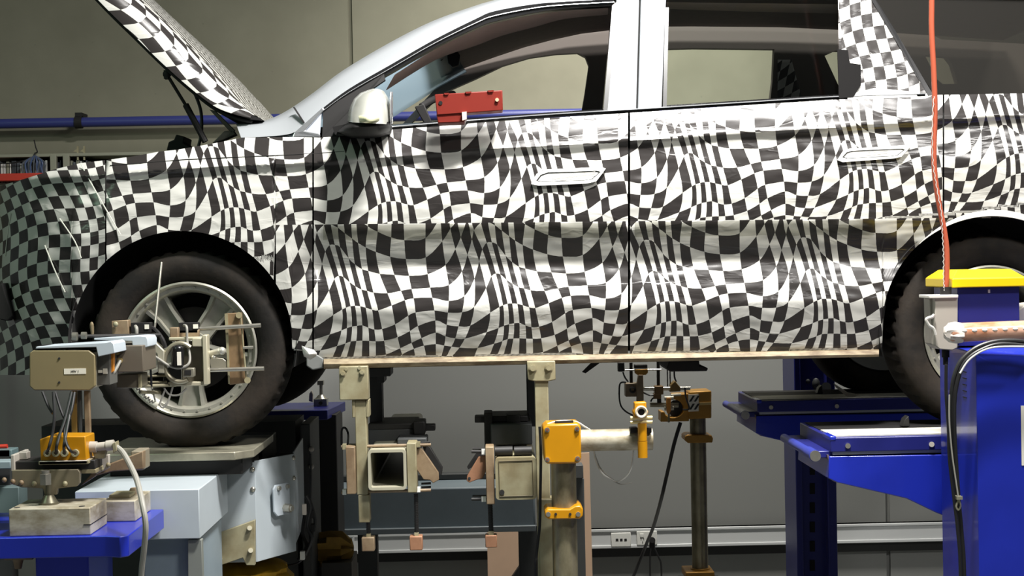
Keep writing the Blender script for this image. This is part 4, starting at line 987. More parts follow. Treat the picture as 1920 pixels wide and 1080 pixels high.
# loose cables and connectors right of the stand
lc = thing('cable_bundle', 'tangle of black cables with small white connectors beside the grey test stand', 'cables', W(575, 1060, .55))
for i, (P, r) in enumerate((([(574, 930), (582, 950), (576, 985), (584, 1010), (572, 1040)], .007), ([(580, 935), (590, 970), (588, 1000), (576, 1030)], .006), ([(572, 965), (568, 1000), (576, 1025), (560, 1050)], .008), ([(582, 850), (583, 890), (582, 935)], .004), ([(575, 1040), (560, 1055), (540, 1060), (528, 1056)], .004))):
    build('lead', MB().tube([W(x, y, .5+.02*i) for x, y in P], r), CABLEB, lc)
build('connector', MB().pbox(562, 1034, 571, 1050, .45, .47), WHITEP, lc, bevel=.002)
build('connector', MB().pbox(566, 946, 574, 966, .45, .47), GREYP, lc, bevel=.002)
for x, y in ((584, 965), (586, 990), (583, 1004)): build('connector', MB().pbox(x-4, y-7, x+4, y+7, .5, .53), BLACKM, lc, bevel=.002)
rg = build('yellow_rag', MB().lathe(W(624, 1030, 1.2), (1, 0, 0), [(.0, -.1), (.05, -.08), (.07, -.02), (.06, .04), (.03, .08), (.0, .09)], 18, lambda j, i: .02*math.sin(i*2.1+j*1.3)), mat('dull_yellow_cloth', (140, 108, 34), .8, var=.3)); tag(rg, 'crumpled dull yellow cloth low behind the grey test stand', 'cloth')
rgs = build('dark_plinth', MB().box(W(604, 1060, 1.1).x, W(660, 1060, 1.1).x, 1.08, 1.36, 0, zf(620, 1046, 1.2)), BLACKS); tag(rgs, 'dark low plinth carrying the crumpled yellow cloth', 'plinth')
# grey blue cover box in front of the stand
gb = thing('cover_box', 'grey blue sheet metal cover box in front of the test stand', 'cover', V((W(260, 960, -.2).x, -.2, 0)))
xl, xr = W(140, 917, -.45).x, W(373, 917, -.45).x; zt_, zl_ = W(373, 917, -.45).z, W(373, 1010, -.45).z
build('hood_cover', MB().box(xl, xr, -.45, .10, zl_, zt_), GREYB, gb, bevel=.003)
build('lower_panel', MB().box(W(270, 1040, -.40).x, W(372, 1040, -.40).x, -.40, .05, 0, zl_), BEAMG if False else mat('lower_grey_panel', (132, 146, 154), .45, var=.08), gb, bevel=.003)
build('lower_flange', MB().pprism([(352, 1012), (378, 1012), (380, 1085), (352, 1085)], -.435, -.405), mat('flange_grey', (120, 124, 118), .45), gb, bevel=.002)
mb = MB()
for x in (318, 326, 333, 341, 350): mb.pbox(x-3, 881, x+3, 885, .085, .098)
build('lid_clip', mb, BLACKM, gb)
# dark pedestal far left behind
dp = thing('pedestal', 'dark steel pedestal behind the front wheel', 'pedestal', V((W(560, 900, 1.0).x, 1.0, 0)))
build('body', MB().box(W(565, 900, .95).x, W(583, 900, .95).x, .95, 1.3, 0, zf(575, 795, .95)), DKGREY, dp, bevel=.004)
for y in (842, 875): build('bolt', MB().ball(W(584, y, .94), .012, .012, .012, 10), GREYP, dp)
far = thing('far_stand', 'blue topped dark stand with a small steel probe beyond the front wheel', 'stand', V((W(608, 900, 2.0).x, 2.0, 0)))
build('table_top', flat([(W(500, 767, 1.85).x, 1.75), (W(618, 767, 1.85).x, 1.75), (W(644, 760, 2.1).x, 2.2), (W(500, 760, 2.1).x, 2.2)], zf(620, 767, 1.8)-.045, zf(620, 767, 1.8)), BLUED, far, bevel=.003)
build('column', MB().box(W(586, 800, 1.9).x, W(633, 800, 1.9).x, 1.85, 2.15, 0, zf(620, 779, 1.8)), BLACKS, far, bevel=.004)
build('foot_block', MB().pbox(588, 748, 613, 762, 1.95, 2.02), mat('pale_block', (150, 150, 140), .4, .3), far, bevel=.002)
build('block_hole', MB().cyl(W(601, 756, 1.945), W(601, 756, 1.97), .009, 14), DARK, far)
build('probe', MB().cyl(W(602, 742, 1.98), W(602, 716, 1.98), .008, 12).cyl(W(602, 748, 1.98), W(602, 740, 1.98), .03, 16, .012).pbox(595, 714, 606, 722, 1.96, 2.0), STEEL, far)
build('probe_ear', MB().pprism([(579, 752), (580, 738), (584, 732), (587, 740), (586, 754)], 1.9, 1.93), GREYP, far, bevel=.002)
dk = build('steel_housing', MB().box(W(80, 900, 1.0).x, W(556, 900, 1.0).x, 1.0, 1.3, 0, zf(300, 795, 1.0)), DKGREY); tag(dk, 'dark steel housing directly behind the front wheel test stand', 'housing')
# ------------------------------------------------------------------ blue shelf with machined blocks
sh = thing('blue_stand', 'blue steel stand with a thick flat top at the front of the car', 'stand', V((W(120, 1060, -.73).x, -.73, 0)))
SY0, SY1 = -.98, -.46
sz = W(235, 1006, SY0).z; sx = W(238, 1006, SY0).x; s0x = W(-120, 1006, SY0).x
build('table_top', flat([(s0x, SY0+.02), (W(195, 1006, SY0).x, SY0+.02), (sx-.02, SY0), (sx, SY0+.02), (sx, SY1), (s0x, SY1)], sz-.062, sz), BLUE, sh, bevel=.003)
build('column', MB().box(W(66, 1060, -.88).x, W(166, 1060, -.88).x, -.88, -.58, .02, sz-.06), BLUE, sh, bevel=.005)
build('floor_plate', MB().box(W(40, 1060, -.88).x, W(190, 1060, -.88).x, -.96, -.48, 0, .02), BLUE, sh, bevel=.003)
build('under_knob', MB().cyl(W(34, 1044, -.78), W(34, 1066, -.78), .018, 12, .01).pbox(8, 1042, 60, 1050, -.83, -.78), TANP, sh)
def bl(x0, y0, x1, y1, ya, yb, name, label, group='machined blocks on the blue stand'):
    a, b = W(x0, y1, ya), W(x1, y1, ya); top = W(x0, y0, ya).z
    t = thing(name, label, 'block', V(((a.x+b.x)/2, (ya+yb)/2, sz)), group)
    build('block_body', MB().box(a.x, b.x, ya, yb, sz, top), ALUW, t, bevel=.003)
    return t, a.x, b.x, top
k1, ax, bx, zt1 = bl(17, 955, 170, 1000, -.94, -.74, 'machined_block', 'scuffed aluminium block carrying the cone foot, front of the blue stand')
build('block_split', MB().box(bx-.02, bx+.001, -.9415, -.739, sz+.03, sz+.032), BLACKM, k1)
for x, y in ((30, 953), (152, 952)): 
    p = W(x, y, -.92); build('hole', MB().cyl((p.x, -.91, zt1-.01), (p.x, -.91, zt1+.0008), .009, 14), DARK, k1)
k2, ax2, bx2, zt2 = bl(190, 940, 254, 968, -.7, -.48, 'machined_block', 'smaller aluminium block with a round knob, back of the blue stand')
p = W(268, 925, -.52); build('knob', MB().cyl((p.x-.02, -.54, zt2), (p.x-.02, -.54, zt2+.018), .024, 16, .015), TANP, k2)
build('clamp_bar', MB().box(ax2+.01, bx2-.03, -.64, -.54, zt2, zt2+.01), CREAM, k2, bevel=.002)
# bracket with slide and yellow junction box
bk = thing('slide_bracket', 'steel cone footed slide bracket on the scuffed aluminium block', 'bracket', V((W(92, 945, -.85).x, -.85, zt1)))
cz = lambda py: W(92, py, -.85).z; cx0 = W(92, 945, -.85).x
build('cone_foot', MB().cyl((cx0, -.85, zt1), (cx0, -.85, zt1+.006), .03, 20).cyl((cx0, -.85, zt1), (cx0, -.85, cz(928)), .030, 20, .014).cyl((cx0, -.85, cz(928)), (cx0, -.85, cz(905)), .008, 12), mat('oily_steel', (104, 100, 84), .35, .6), bk)
build('swivel_nut', MB().cyl((cx0, -.88, cz(906)), (cx0, -.88, cz(886)), .018, 6).cyl((cx0, -.88, cz(886)), (cx0, -.88, cz(880)), .012, 12), STEEL, bk)
build('face_plate', MB().pprism([(22, 882), (146, 880), (150, 886), (149, 906), (144, 912), (108, 916), (106, 928), (84, 928), (80, 916), (40, 914), (22, 908)], -.84, -.82), mat('dusty_plate', (120, 112, 92), .5, .2, var=.2), bk, bevel=.002)
for x, y in ((64, 907), (122, 907), (8, 900), (24, 903), (40, 905)): build('plate_screw', MB().ball(W(x, y, -.845), .008, .008, .008, 10), CREAM if x > 50 else TANP, bk)
build('slide_rail', MB().pbox(26, 864, 178, 882, -.82, -.68), BLACKS, bk, bevel=.003)
build('slide_end', MB().pbox(20, 853, 27, 884, -.83, -.68).pbox(34, 848, 50, 862, -.78, -.74), GREYP, bk, bevel=.002)
build('slide_carriage', MB().pbox(72, 864, 166, 871, -.84, -.7).pbox(150, 880, 180, 888, -.82, -.7), CREAM, bk, bevel=.002)
build('arm', MB().pprism([(150, 912), (178, 880), (268, 846), (268, 880), (212, 884), (180, 892)], -.7, -.66), TANP, bk, bevel=.003)
build('arm_pin', MB().pbox(246, 846, 268, 882, -.68, -.58).cyl(W(258, 855, -.64), W(258, 848, -.64), .017, 16), mat('arm_pin_grey', (138, 130, 112), .5, .2), bk, bevel=.003)
build('side_cheek', MB().pprism([(180, 858), (204, 852), (204, 878), (180, 890)], -.73, -.71), GREYP, bk, bevel=.002)
for x, y in ((190, 880), (203, 872)): build('cheek_bolt', MB().ball(W(x, y, -.735), .008, .008, .008, 10), CREAM, bk)
yb = thing('junction_box', 'yellow junction box with four cable sockets on the slide bracket', 'junction box', W(120, 868, -.78))
build('box_body', MB().prism([W(74, 824, -.83), W(90, 818, -.83), W(160, 818, -.83), W(162, 863, -.83), W(76, 864, -.83)], .11), YELLOW, yb, bevel=.003)
build('box_base', MB().pbox(73, 864, 164, 871, -.84, -.7), GREYP, yb, bevel=.002)
for x in (90, 106, 122, 142):
    build('cable_gland', MB().lathe(W(x, 849, -.83), (0, -1, 0), [(.011, 0), (.011, .012), (.006, .012), (.005, .004), (0, .004)], 16), CREAM, yb)
for P in ([(88, 849, -.85), (92, 838, -.88), (98, 815, -.86), (102, 780, -.84), (100, 735, -.8)], [(106, 849, -.85), (106, 838, -.88), (112, 815, -.86), (122, 785, -.83), (134, 735, -.78)], [(121, 849, -.85), (120, 836, -.88), (124, 812, -.86), (130, 780, -.83), (138, 740, -.78)], [(141, 849, -.85), (132, 845, -.89), (124, 830, -.88), (122, 805, -.85), (134, 770, -.82), (140, 736, -.78)], [(80, 735, -.78), (90, 760, -.8), (99, 775, -.82)], [(104, 735, -.78), (113, 765, -.8), (121, 785, -.82)]):
    build('lead', MB().tube([W(*p) for p in P], .0046, 8), CABLEB, yb)
gp_ = thing('plug_connector', 'clear grey plug on the right side of the yellow junction box', 'plug', W(190, 842, -.78))
build('plug_body', MB().cyl(W(168, 838, -.78), W(182, 838, -.78), .017, 16).cyl(W(182, 838, -.78), W(200, 836, -.78), .013, 16).cyl(W(200, 836, -.78), W(214, 834, -.78), .016, 16), GREYP, gp_)
build('plug_clip', MB().pprism([(172, 844), (200, 842), (196, 860), (178, 862)], -.78, -.76).pprism([(210, 832), (217, 828), (219, 846), (212, 850)], -.8, -.76), CREAM, gp_, bevel=.002)
build('plug_cord', MB().tube([W(x, y, Y) for x, y, Y in ((213, 835, -.78), (230, 848, -.8), (248, 880, -.88), (258, 905, -.94), (267, 945, -1.02), (273, 985, -1.04), (270, 1030, -1.02), (265, 1080, -.98), (262, 1200, -.94), (262, 1440, -.88))], .0085, 10), CABLEG, gp_)
# posts rising to the sensor head
# ------------------------------------------------------------------ wheel motion sensor
wm = thing('wheel_sensor', 'tan boxed wheel motion sensor reaching to the front wheel hub', 'sensor', W(150, 862, -.42))
for x0, x1, m in ((133, 144, mat('amber_post', (150, 118, 62), .4, .3)), (146, 152, DKGREY), (158, 168, TANP)):
    build('support_post', MB().pbox(x0, 733, x1, 822, -.62, -.60), m, wm, bevel=.002)
fp = [(62, 655), (166, 655), (180, 664), (180, 722), (170, 733), (64, 733), (55, 724), (55, 660)]
build('front_plate', MB().pprism([(55, 662), (62, 657), (166, 657), (178, 666), (178, 724), (168, 732), (64, 732), (55, 724)], -.66, -.64), OLIVE, wm, bevel=.003)
build('front_box', MB().prism([W(58, 660, -.64), W(176, 660, -.64), W(176, 728, -.64), W(58, 728, -.64)], .12), mat('pale_edge', (196, 190, 168), .5), wm, bevel=.003)
for y in (672, 717): build('plate_hole', MB().cyl(W(111, y, -.662), W(111, y, -.65), .0035, 10), DARK, wm)
build('name_label', MB().pbox(120, 691, 161, 701.5, -.6612, -.65), WHITEL, wm)
text('label_text', 'HW 1', W(140.5, 696.5, -.6618), .010, INK, wm)
build('rear_plate', MB().pbox(66, 648, 180, 656, -.64, -.5), BLACKM, wm, bevel=.002)
def cover(name, pix, Y0, Y1): return build(name, MB().pprism(pix, Y0, Y1), PALEB, wm, bevel=.002)
cover('cover_sheet', [(68, 650), (198, 642), (208, 640), (213, 645), (215, 662), (184, 669), (180, 651), (66, 654)], -.66, -.50)
cover('cover_sheet', [(176, 634), (262, 630), (274, 631), (277, 637), (277, 650), (250, 660), (247, 640), (176, 638)], -.46, -.32)
build('side_box', MB().pbox(181, 663, 206, 722, -.60, -.50), mat('grey_module', (92, 92, 88), .5), wm, bevel=.002)
build('module_label', MB().pbox(184, 694, 192, 699, -.603, -.598).pbox(193, 691, 201, 701, -.603, -.598), WHITEL, wm)
build('module_stripe', MB().pbox(184, 699.5, 192, 703, -.603, -.598), INK, wm)
build('orange_edge', MB().pprism([(204, 664), (213, 663), (212, 696), (205, 703)], -.58, -.56), mat('orange_edge_paint', (206, 130, 40), .4), wm)
build('body_block', MB().pbox(212, 648, 268, 698, -.50, -.30), mat('brown_body', (98, 90, 78), .5, .1), wm, bevel=.003)
build('body_block', MB().pbox(218, 702, 262, 728, -.44, -.32).pbox(256, 662, 272, 696, -.40, -.30), mat('grey_body', (116, 110, 94), .45, .2), wm, bevel=.003)
build('body_edge', MB().pbox(259, 702, 264, 727, -.445, -.43), CREAM, wm)
build('socket', MB().cyl(W(219, 660, -.51), W(219, 660, -.49), .010, 14).cyl(W(225, 676, -.51), W(225, 676, -.49), .009, 14), mat('brass_socket', (150, 130, 84), .4, .5), wm)
build('lead', MB().tube([W(225, 676, -.515), W(218, 690, -.53), W(210, 702, -.54), W(196, 716, -.54), W(176, 722, -.53)], .006, 8), CABLEG, wm)
mb = MB().cyl(W(134, 631, -.5), W(300, 628, -.3), .006, 10)
build('guide_rod', mb, BLACKS, wm)
for x, y, r in ((140, 631, .014), (157, 629, .012)): build('rod_knob', MB().cyl(W(x-4, y, -.5), W(x+5, y, -.5), r, 12), mat('knob_grey', (96, 94, 86), .5, .2), wm)
build('lever', MB().tube([W(173, 632, -.45), W(173, 622, -.45), W(172, 612, -.45)], lambda t: .004+.003*t, 10, 1).ball(W(172, 610, -.45), .007, .007, .012, 10), mat('lever_bronze', (126, 112, 86), .4, .3), wm)
build('bracket_plate', MB().pprism([(209, 602), (240, 600), (241, 630), (210, 628)], -.25, -.21), TANP, wm, bevel=.002)
build('plate_bolt', MB().ball(W(217, 608, -.26), .009, .006, .009, 12), CREAM, wm)
build('connector_box', MB().pbox(245, 605, 282, 625, -.24, -.2), BLACKM, wm, bevel=.002); build('connector_box', MB().pbox(335, 605, 371, 625, -.20, -.16), BLACKM, wm, bevel=.002)
build('connector_label', MB().pbox(271, 608.5, 279, 617, -.243, -.238).pbox(362, 608, 371, 616, -.203, -.198), WHITEL, wm)
build('cable_elbow', MB().tube([W(254, 612, -.26), W(256, 616, -.28), W(256, 630, -.28)], .006, 10).tube([W(345, 610, -.21), W(350, 614, -.24), W(351, 640, -.24), W(356, 670, -.25), W(352, 684, -.26), W(336, 690, -.26), W(318, 686, -.26), W(296, 672, -.27), W(276, 658, -.3)], .0045, 10), CABLEG, wm)
build('arc_strap', MB().tube([W(276, 610, -.2), W(292, 620, -.22), W(304, 636, -.24), W(310, 652, -.24)], .008, 8), BLACKM, wm)
build('whip_rod', MB().cyl(W(303, 492, -.1), W(291, 606, -.2), .0042, 10).cyl(W(291, 606, -.2), W(286, 640, -.22), .0042, 10), STEEL, wm)
build('link_arm', MB().pprism([(281, 642), (290, 640), (308, 658), (308, 700), (296, 700), (294, 664), (281, 652)], -.26, -.22), mat('link_grey', (176, 172, 154), .4, .4), wm, bevel=.003)
# gimbal frame
GY = -.20
build('gimbal_frame', MB().pbox(380, 628, 389, 722, GY-.05, GY).pbox(316, 632, 386, 638, GY-.04, GY).pbox(314, 716, 388, 724, GY-.04, GY).pbox(360, 634, 380, 650, GY-.045, GY), mat('gimbal_cream', (190, 184, 160), .4, .3), wm, bevel=.003)
build('gimbal_back', MB().pbox(340, 640, 380, 716, GY-.01, GY+.03), mat('gimbal_grey', (112, 106, 90), .45, .2), wm, bevel=.003)
build('gimbal_post', MB().pbox(318, 614, 334, 640, GY-.03, GY).pbox(334, 618, 372, 632, GY, GY+.03), TANP, wm, bevel=.003)
ring = [W(338+30*math.cos(a), 680-36*math.sin(a), GY-.05) for a in np.linspace(.9, 5.2, 26)]
build('gimbal_ring', MB().tube(ring, .0085, 10, 2), mat('ring_steel', (150, 144, 124), .35, .5), wm)
build('encoder', MB().cyl(W(334, 654, GY-.06), W(333, 686, GY-.06), .021, 20).ball(W(334, 654, GY-.06), .021, .021, .014, 16), BLACKG, wm)
build('encoder_label', MB().pbox(332, 660, 339, 685, GY-.0825, GY-.075), WHITEL, wm)
build('gimbal_step', MB().pbox(342, 690, 364, 707, GY-.06, GY-.03), mat('step_steel', (150, 146, 130), .35, .5), wm, bevel=.003)
build('step_face', MB().pbox(346, 694, 358, 703, GY-.063, GY-.05), BLACKS, wm)
for x0, y0, x1, y1, r in ((264, 706, 312, 704, .004), (264, 717, 312, 716, .004), (264, 724, 330, 722, .006), (262, 735, 300, 736, .006)):
    build('link_rod', MB().cyl(W(x0, y0, -.3), W(x1, y1, GY-.02), r, 10), mat('rod_grey', (140, 134, 112), .35, .5), wm)
build('ball_joint', MB().cyl(W(392, 664, GY), W(412, 658, GY-.02), .011, 14).ball(W(416, 658, GY-.02), .014, .014, .014, 14).ball(W(401, 669, GY-.01), .010, .010, .008, 12), mat('joint_steel', (206, 204, 192), .3, .6), wm)
build('hub_bracket', MB().pprism([(392, 676), (398, 670), (418, 672), (428, 680), (428, 690), (396, 694)], -.14, -.10), mat('hub_bracket_grey', (150, 146, 130), .4, .4), wm, bevel=.002)
BY = -.14
build('hub_bar', MB().pprism([(421, 588), (452, 586), (460, 718), (430, 722)], BY, BY+.03), mat('brown_bar', (136, 112, 82), .45, .15, var=.25, vscale=8, c2=(104, 84, 62)), wm, bevel=.003)
build('bar_edge', MB().pprism([(421, 588), (427, 588), (431, 720), (428, 720)], BY-.004, BY), CREAM, wm)
for x, y in ((448, 591), (464, 713)): build('bar_bolt', MB().cyl(W(x, y, BY-.02), W(x, y, BY+.01), .011, 12), CREAM, wm)
build('bar_rod', MB().cyl(W(451, 590, BY-.015), W(462, 714, BY-.015), .003, 8), CREAM, wm)
for x0, y0, x1, y1, r in ((370, 617, 489, 610, .0075), (394, 694, 495, 691, .0075), (456, 652, 475, 651, .005)):
    build('axle_rod', MB().cyl(W(x0, y0, BY-.02), W(x1, y1, BY-.02), r, 14), STEEL, wm)
for P in ([(310, 730), (304, 745), (300, 758), (306, 764), (312, 756)], [(324, 725), (318, 745), (312, 760)], [(308, 728), (318, 740), (336, 740), (350, 728)], [(284, 722), (288, 740), (292, 754)]):
    build('thin_lead', MB().tube([W(x, y, GY-.04) for x, y in P], .0035, 6), CABLEG, wm)
build('thin_lead', MB().tube([W(306, 640, GY), W(309, 680, GY-.02), W(308, 730, GY-.02)], .004, 6).tube([W(276, 656, -.34), W(282, 690, -.3), W(284, 724, -.28)], .004, 6), CABLEB, wm)
# ------------------------------------------------------------------ bench vice parts at the far left edge
lv = thing('steel_rails', 'pair of pale blue rails with a red knob at the left edge', 'rails', W(10, 960, -.1))
build('rail', MB().pbox(-60, 844, 22, 858, -.2, -.12), mat('dusty_teal', (96, 116, 118), .5), lv, bevel=.003)
build('rail', MB().pbox(-60, 866, 20, 880, -.3, -.22), mat('pale_teal', (140, 156, 160), .45), lv, bevel=.003)
build('rail_knob', MB().cyl(W(-10, 838, -.15), W(14, 837, -.15), .008, 12), REDT, lv)
build('rail_plate', MB().pbox(-60, 914, 36, 980, -.25, -.15), mat('dull_teal', (92, 108, 108), .5), lv, bevel=.003)
build('rail_leg', MB().box(W(-50, 950, -.2).x, W(20, 950, -.2).x, -.2, -.13, 0, W(0, 844, -.2).z), DKGREY, lv)
# ------------------------------------------------------------------ storage rack at the left wall
rk = thing('storage_rack', 'grey wall rack with a red tray behind the front of the car', 'rack', V((W(90, 340, WY-.3).x, WY-.2, 0)))
RY = WY-.34
rx0, rx1 = W(-40, 300, RY).x, W(330, 300, RY).x
zr1, zr0 = zf(90, 288, RY), zf(90, 341, RY)
RACKG = mat('rack_grey', (132, 132, 116), .5)
build('top_rail', MB().box(rx0, rx1, RY, WY-.02, zr1-.018, zr1), RACKG, rk, bevel=.003)
build('shelf', MB().box(rx0, rx1, RY, WY-.02, zr0-.03, zr0), RACKG, rk, bevel=.003)
build('back_panel', MB().box(rx0, rx1, WY-.06, WY-.02, zr0, zr1), BLACKS, rk)
build('red_tray', MB().box(rx0, W(86, 330, RY-.05).x, RY-.06, RY+.1, zf(40, 339, RY-.05), zf(40, 325, RY-.05)), REDT, rk, bevel=.004)
for x in (rx0, rx1-.03): build('leg', MB().box(x, x+.03, RY, RY+.05, 0, zr0-.03), RACKG, rk)
for px in (94, 118): build('rack_post', MB().pbox(px, 290, px+11, 340, RY-.02, RY+.015), RACKG, rk, bevel=.002)
mb = MB()
for y in (300, 306, 312, 318): mb.pbox(95, y-1.6, 104, y+1.6, RY-.007, RY-.004)
build('post_slots', mb, DARK, rk)
cols_ = [((170, 172, 168), 'pale grey'), ((196, 196, 190), 'off-white'), ((70, 74, 80), 'slate'), ((120, 120, 104), 'olive grey'), ((44, 46, 52), 'black'), ((60, 76, 110), 'blue grey')]
mats_ = [mat('binder_'+c[1].replace(' ', '_').replace('-', '_'), c[0], .5) for c in cols_]
proto = None; x = -4.0; kk = 0
seq = [2, 1, 0, 3, 1, 4, 2, 0, 3, 5, 0, 4, 1, 5, 2, 0, 3, 0, 3, 4, 4, 1, 0, 3, 2, 3, 0, 3, 4, 3]
wid = [5, 4, 5, 6, 3, 9, 6, 4, 5, 6, 5, 5, 4, 7, 6, 5]
while x < 182 and kk < 30:
    w = wid[kk % 16]; xx = x+w/2
    if not (92 < xx < 106 or 116 < xx < 130):
        a, b = W(x, 330, RY+.02).x, W(x+w-.7, 330, RY+.02).x; h = zr1-.03-(0.006+.02*((kk*7) % 5)/5)
        o = build('binder', MB().box(a, b, RY+.02, RY+.24, zr0, h), mats_[seq[kk % len(seq)]], bevel=.002)
        tag(o, 'narrow upright '+cols_[seq[kk % len(seq)]][1]+' file in the wall rack', 'file', 'files in the wall rack')
        if seq[kk % len(seq)] in (0, 3): pass
    x += w+.6; kk += 1
wb = thing('cable_coil', 'hank of blue grey cables hung on the wall rack', 'cables', W(66, 320, RY-.03))
for k in range(9): 
    q = 44+k*5; build('strand', MB().tube([W(66, 292, RY-.02), W(q, 300+abs(k-4)*1.2, RY-.05), W(q-2+(k % 3), 316, RY-.05), W(q+(k % 2)*3, 330+(k % 4), RY-.045)], .005, 6), mats_[5 if k % 2 else 2], wb)
build('hook', MB().tube([W(64, 262, RY-.01), W(67, 276, RY-.01), W(70, 285, RY-.01), W(65, 288, RY-.01), W(66, 296, RY-.02)], .004, 6), BLACKM, wb)
build('hang_line', MB().tube([W(-10, 306, RY-.01), W(20, 306, RY-.01), W(46, 301, RY-.02), W(64, 294, RY-.02)], .004, 6), CABLEB, wb)
build('rack_hook', MB().pbox(144, 274, 147, 300, RY+.01, RY+.02).pbox(156, 274, 159, 300, RY+.01, RY+.02).pprism([(137, 284), (144, 279), (144, 285)], RY+.01, RY+.02).pprism([(150, 284), (156, 279), (156, 285)], RY+.01, RY+.02), CREAM, rk)
# ------------------------------------------------------------------ wheel lift platforms on the right
LY0, LY1 = -.25, .28
lf = thing('lift_platform', 'bright blue lift platform with a white topped pad under the near rear wheel', 'lift arm', V((W(1680, 900, LY0).x, 0, W(1680, 960, LY0).z)), 'blue lift platforms')
lx = W(1557, 835, LY0).x; lxe = W(2150, 835, LY0).x; lz = W(1557, 821, LY0).z; lz1 = W(1557, 848, LY0).z
build('pad_frame', MB().box(lx, lxe, LY0, LY1, lz1, lz), BLUED, lf, bevel=.003)
build('pad_top', MB().box(lx+.015, lxe, LY0+.03, -.02, lz-.002, lz+.004), mat('worn_white_pad', (222, 220, 208), .5, var=.3, vscale=16, c2=(190, 186, 172), stretch=(1, 3, 1)), lf)
build('pad_grip', MB().box(lx+.015, lxe, -.02, LY1-.02, lz-.002, lz+.003), BLACKM, lf)
build('pad_edge', MB().box(lx-.002, lx+.02, LY0-.002, LY0+.12, lz-.01, lz+.006), BLUE, lf, bevel=.004)
build('slide_strip', MB().box(lx+.01, lxe, LY0+.008, LY1, lz1-.010, lz1), mat('pale_slide_strip', (186, 188, 188), .3, .5), lf)
zq = lz1-.010
ap = [W(1555, 856, LY0), W(2150, 846, LY0), W(2150, 975, LY0), W(1784, 972, LY0), W(1756, 962, LY0), W(1700, 935, LY0), W(1570, 905, LY0), W(1553, 897, LY0)]
build('arm_beam', MB().prism([V((p.x, p.y, min(p.z, zq))) for p in ap], .53), BLUE, lf, bevel=.003)
build('arm_end', MB().prism([V((ap[0].x-.006, LY0+.01, zq)), V((ap[0].x, LY0+.01, zq)), V((ap[6].x, LY0+.01, ap[6].z)), V((ap[6].x-.006, LY0+.01, ap[6].z))], .5), mat('arm_end_grey', (104, 92, 92), .5), lf)
for x, m in ((1590, STEEL), (1747, GREYP)): build('pad_bolt', MB().cyl(W(x, 836-.018*(x-1590), LY0-.008), W(x, 836-.018*(x-1590), LY0+.01), .009, 16), m, lf)
rp = W(1527, 854, LY0+.0)
build('end_roller', MB().cyl((rp.x, LY0-.01, rp.z), (rp.x, LY0+.10, rp.z), .020, 20).cyl((rp.x, LY0+.10, rp.z), (rp.x, LY1+.02, rp.z), .016, 20), mat('roller_paint', (52, 62, 150), .35), lf)
build('roller_cap', MB().cyl((rp.x, LY0-.018, rp.z), (rp.x, LY0-.01, rp.z), .0185, 20), STEEL, lf)
build('roller_strut', MB().box(rp.x+.01, lx+.02, LY0+.02, LY1, rp.z-.012, rp.z+.012), BLUED, lf, bevel=.003)
build('pad_stop', MB().pprism([(1692, 800), (1697, 786), (1704, 780), (1706, 800)], .0, .05), BLACKS, lf, bevel=.002)
0 and build('arm_bracket', MB().box(W(1775, 900, LY0).x, W(1815, 900, LY0).x, LY0+.02, LY1, W(1775, 940, LY0).z, lz), BLUED, lf, bevel=.003)
ORG['lift_platform.001'] = ORG['lift_platform']+V((0, 1.47, 0))
lf2 = dup(lf, (0, 1.47, 0), 'dark blue lift platform further back under the far rear wheel')
# cabinet
cbn = thing('lift_cabinet', 'large bright blue lift cabinet with sloped top at the right edge', 'cabinet', V((W(1900, 900, -.5).x, -.5, 0)))
CY0, CY1 = -.70, -.30
cxl = W(1832, 800, CY0).x; cxr = cxl+.75; ctz = W(1860, 690, CY0).z
cb_ = W(1868, 690, CY0)
mb = MB()
fr_ = [(cxl, 0), (cxl, ctz+.035), (cxl+.045, ctz), (cxr, ctz), (cxr, 0)]
mb.add([V((cxl, CY0, 0)), V((cxr, CY0, 0)), V((cxr, CY0, ctz)), V((cxl+.07, CY0, ctz)), V((cxl, CY0, ctz+.045)), V((cxl, CY1, 0)), V((cxr, CY1, 0)), V((cxr, CY1, ctz+.06)), V((cxl, CY1, ctz+.06)), V((cxl-.012, CY0+.10, ctz+.055)), V((cxr, CY0+.08, ctz+.055))],
       [(0, 1, 2, 3, 4), (1, 6, 7, 10, 2), (0, 4, 9, 8, 5), (5, 8, 7, 6), (3, 2, 10, 9, 4), (9, 10, 7, 8), (0, 5, 6, 1)])
build('cabinet_body', mb, BLUE, cbn, smooth=False, bevel=.003)
for k in range(5): build('vent_slot', MB().box(cxl-.002, cxl+.004, CY0+.10, CY0+.14, W(1820, 697+k*12, CY0+.1).z-.003, W(1820, 697+k*12, CY0+.1).z), BLACKM, cbn)
build('cabinet_label', MB().pbox(1915, 760, 1990, 872, CY0-.002, CY0+.002), WHITEL, cbn)
build('back_plate', MB().box(W(1786, 900, -.36).x, W(1833, 900, -.36).x, -.34, -.31, 0, W(1800, 905, -.34).z), mat('mauve_grey_plate', (104, 92, 108), .5), cbn)
hs = thing('lift_motor', 'blue housing with bright yellow sloped cap on the lift cabinet', 'housing', W(1855, 655, -.45))
HY0, HY1 = -.55, -.28
hx0, hx1 = W(1796, 600, HY0).x, W(1912, 600, HY0).x; hzb = ctz+.0615; hzt = W(1850, 538, HY0).z; hzc = W(1850, 521, HY0).z; hzk = W(1850, 505, HY0+.05).z
build('housing_body', MB().box(hx0, hx1, HY0, HY1, hzb, hzt), BLUED, hs, bevel=.003)
e = .022
mb = MB()
x0, x1 = hx0-e, hx1+e*.6; y0, y1 = HY0-e, HY1+e
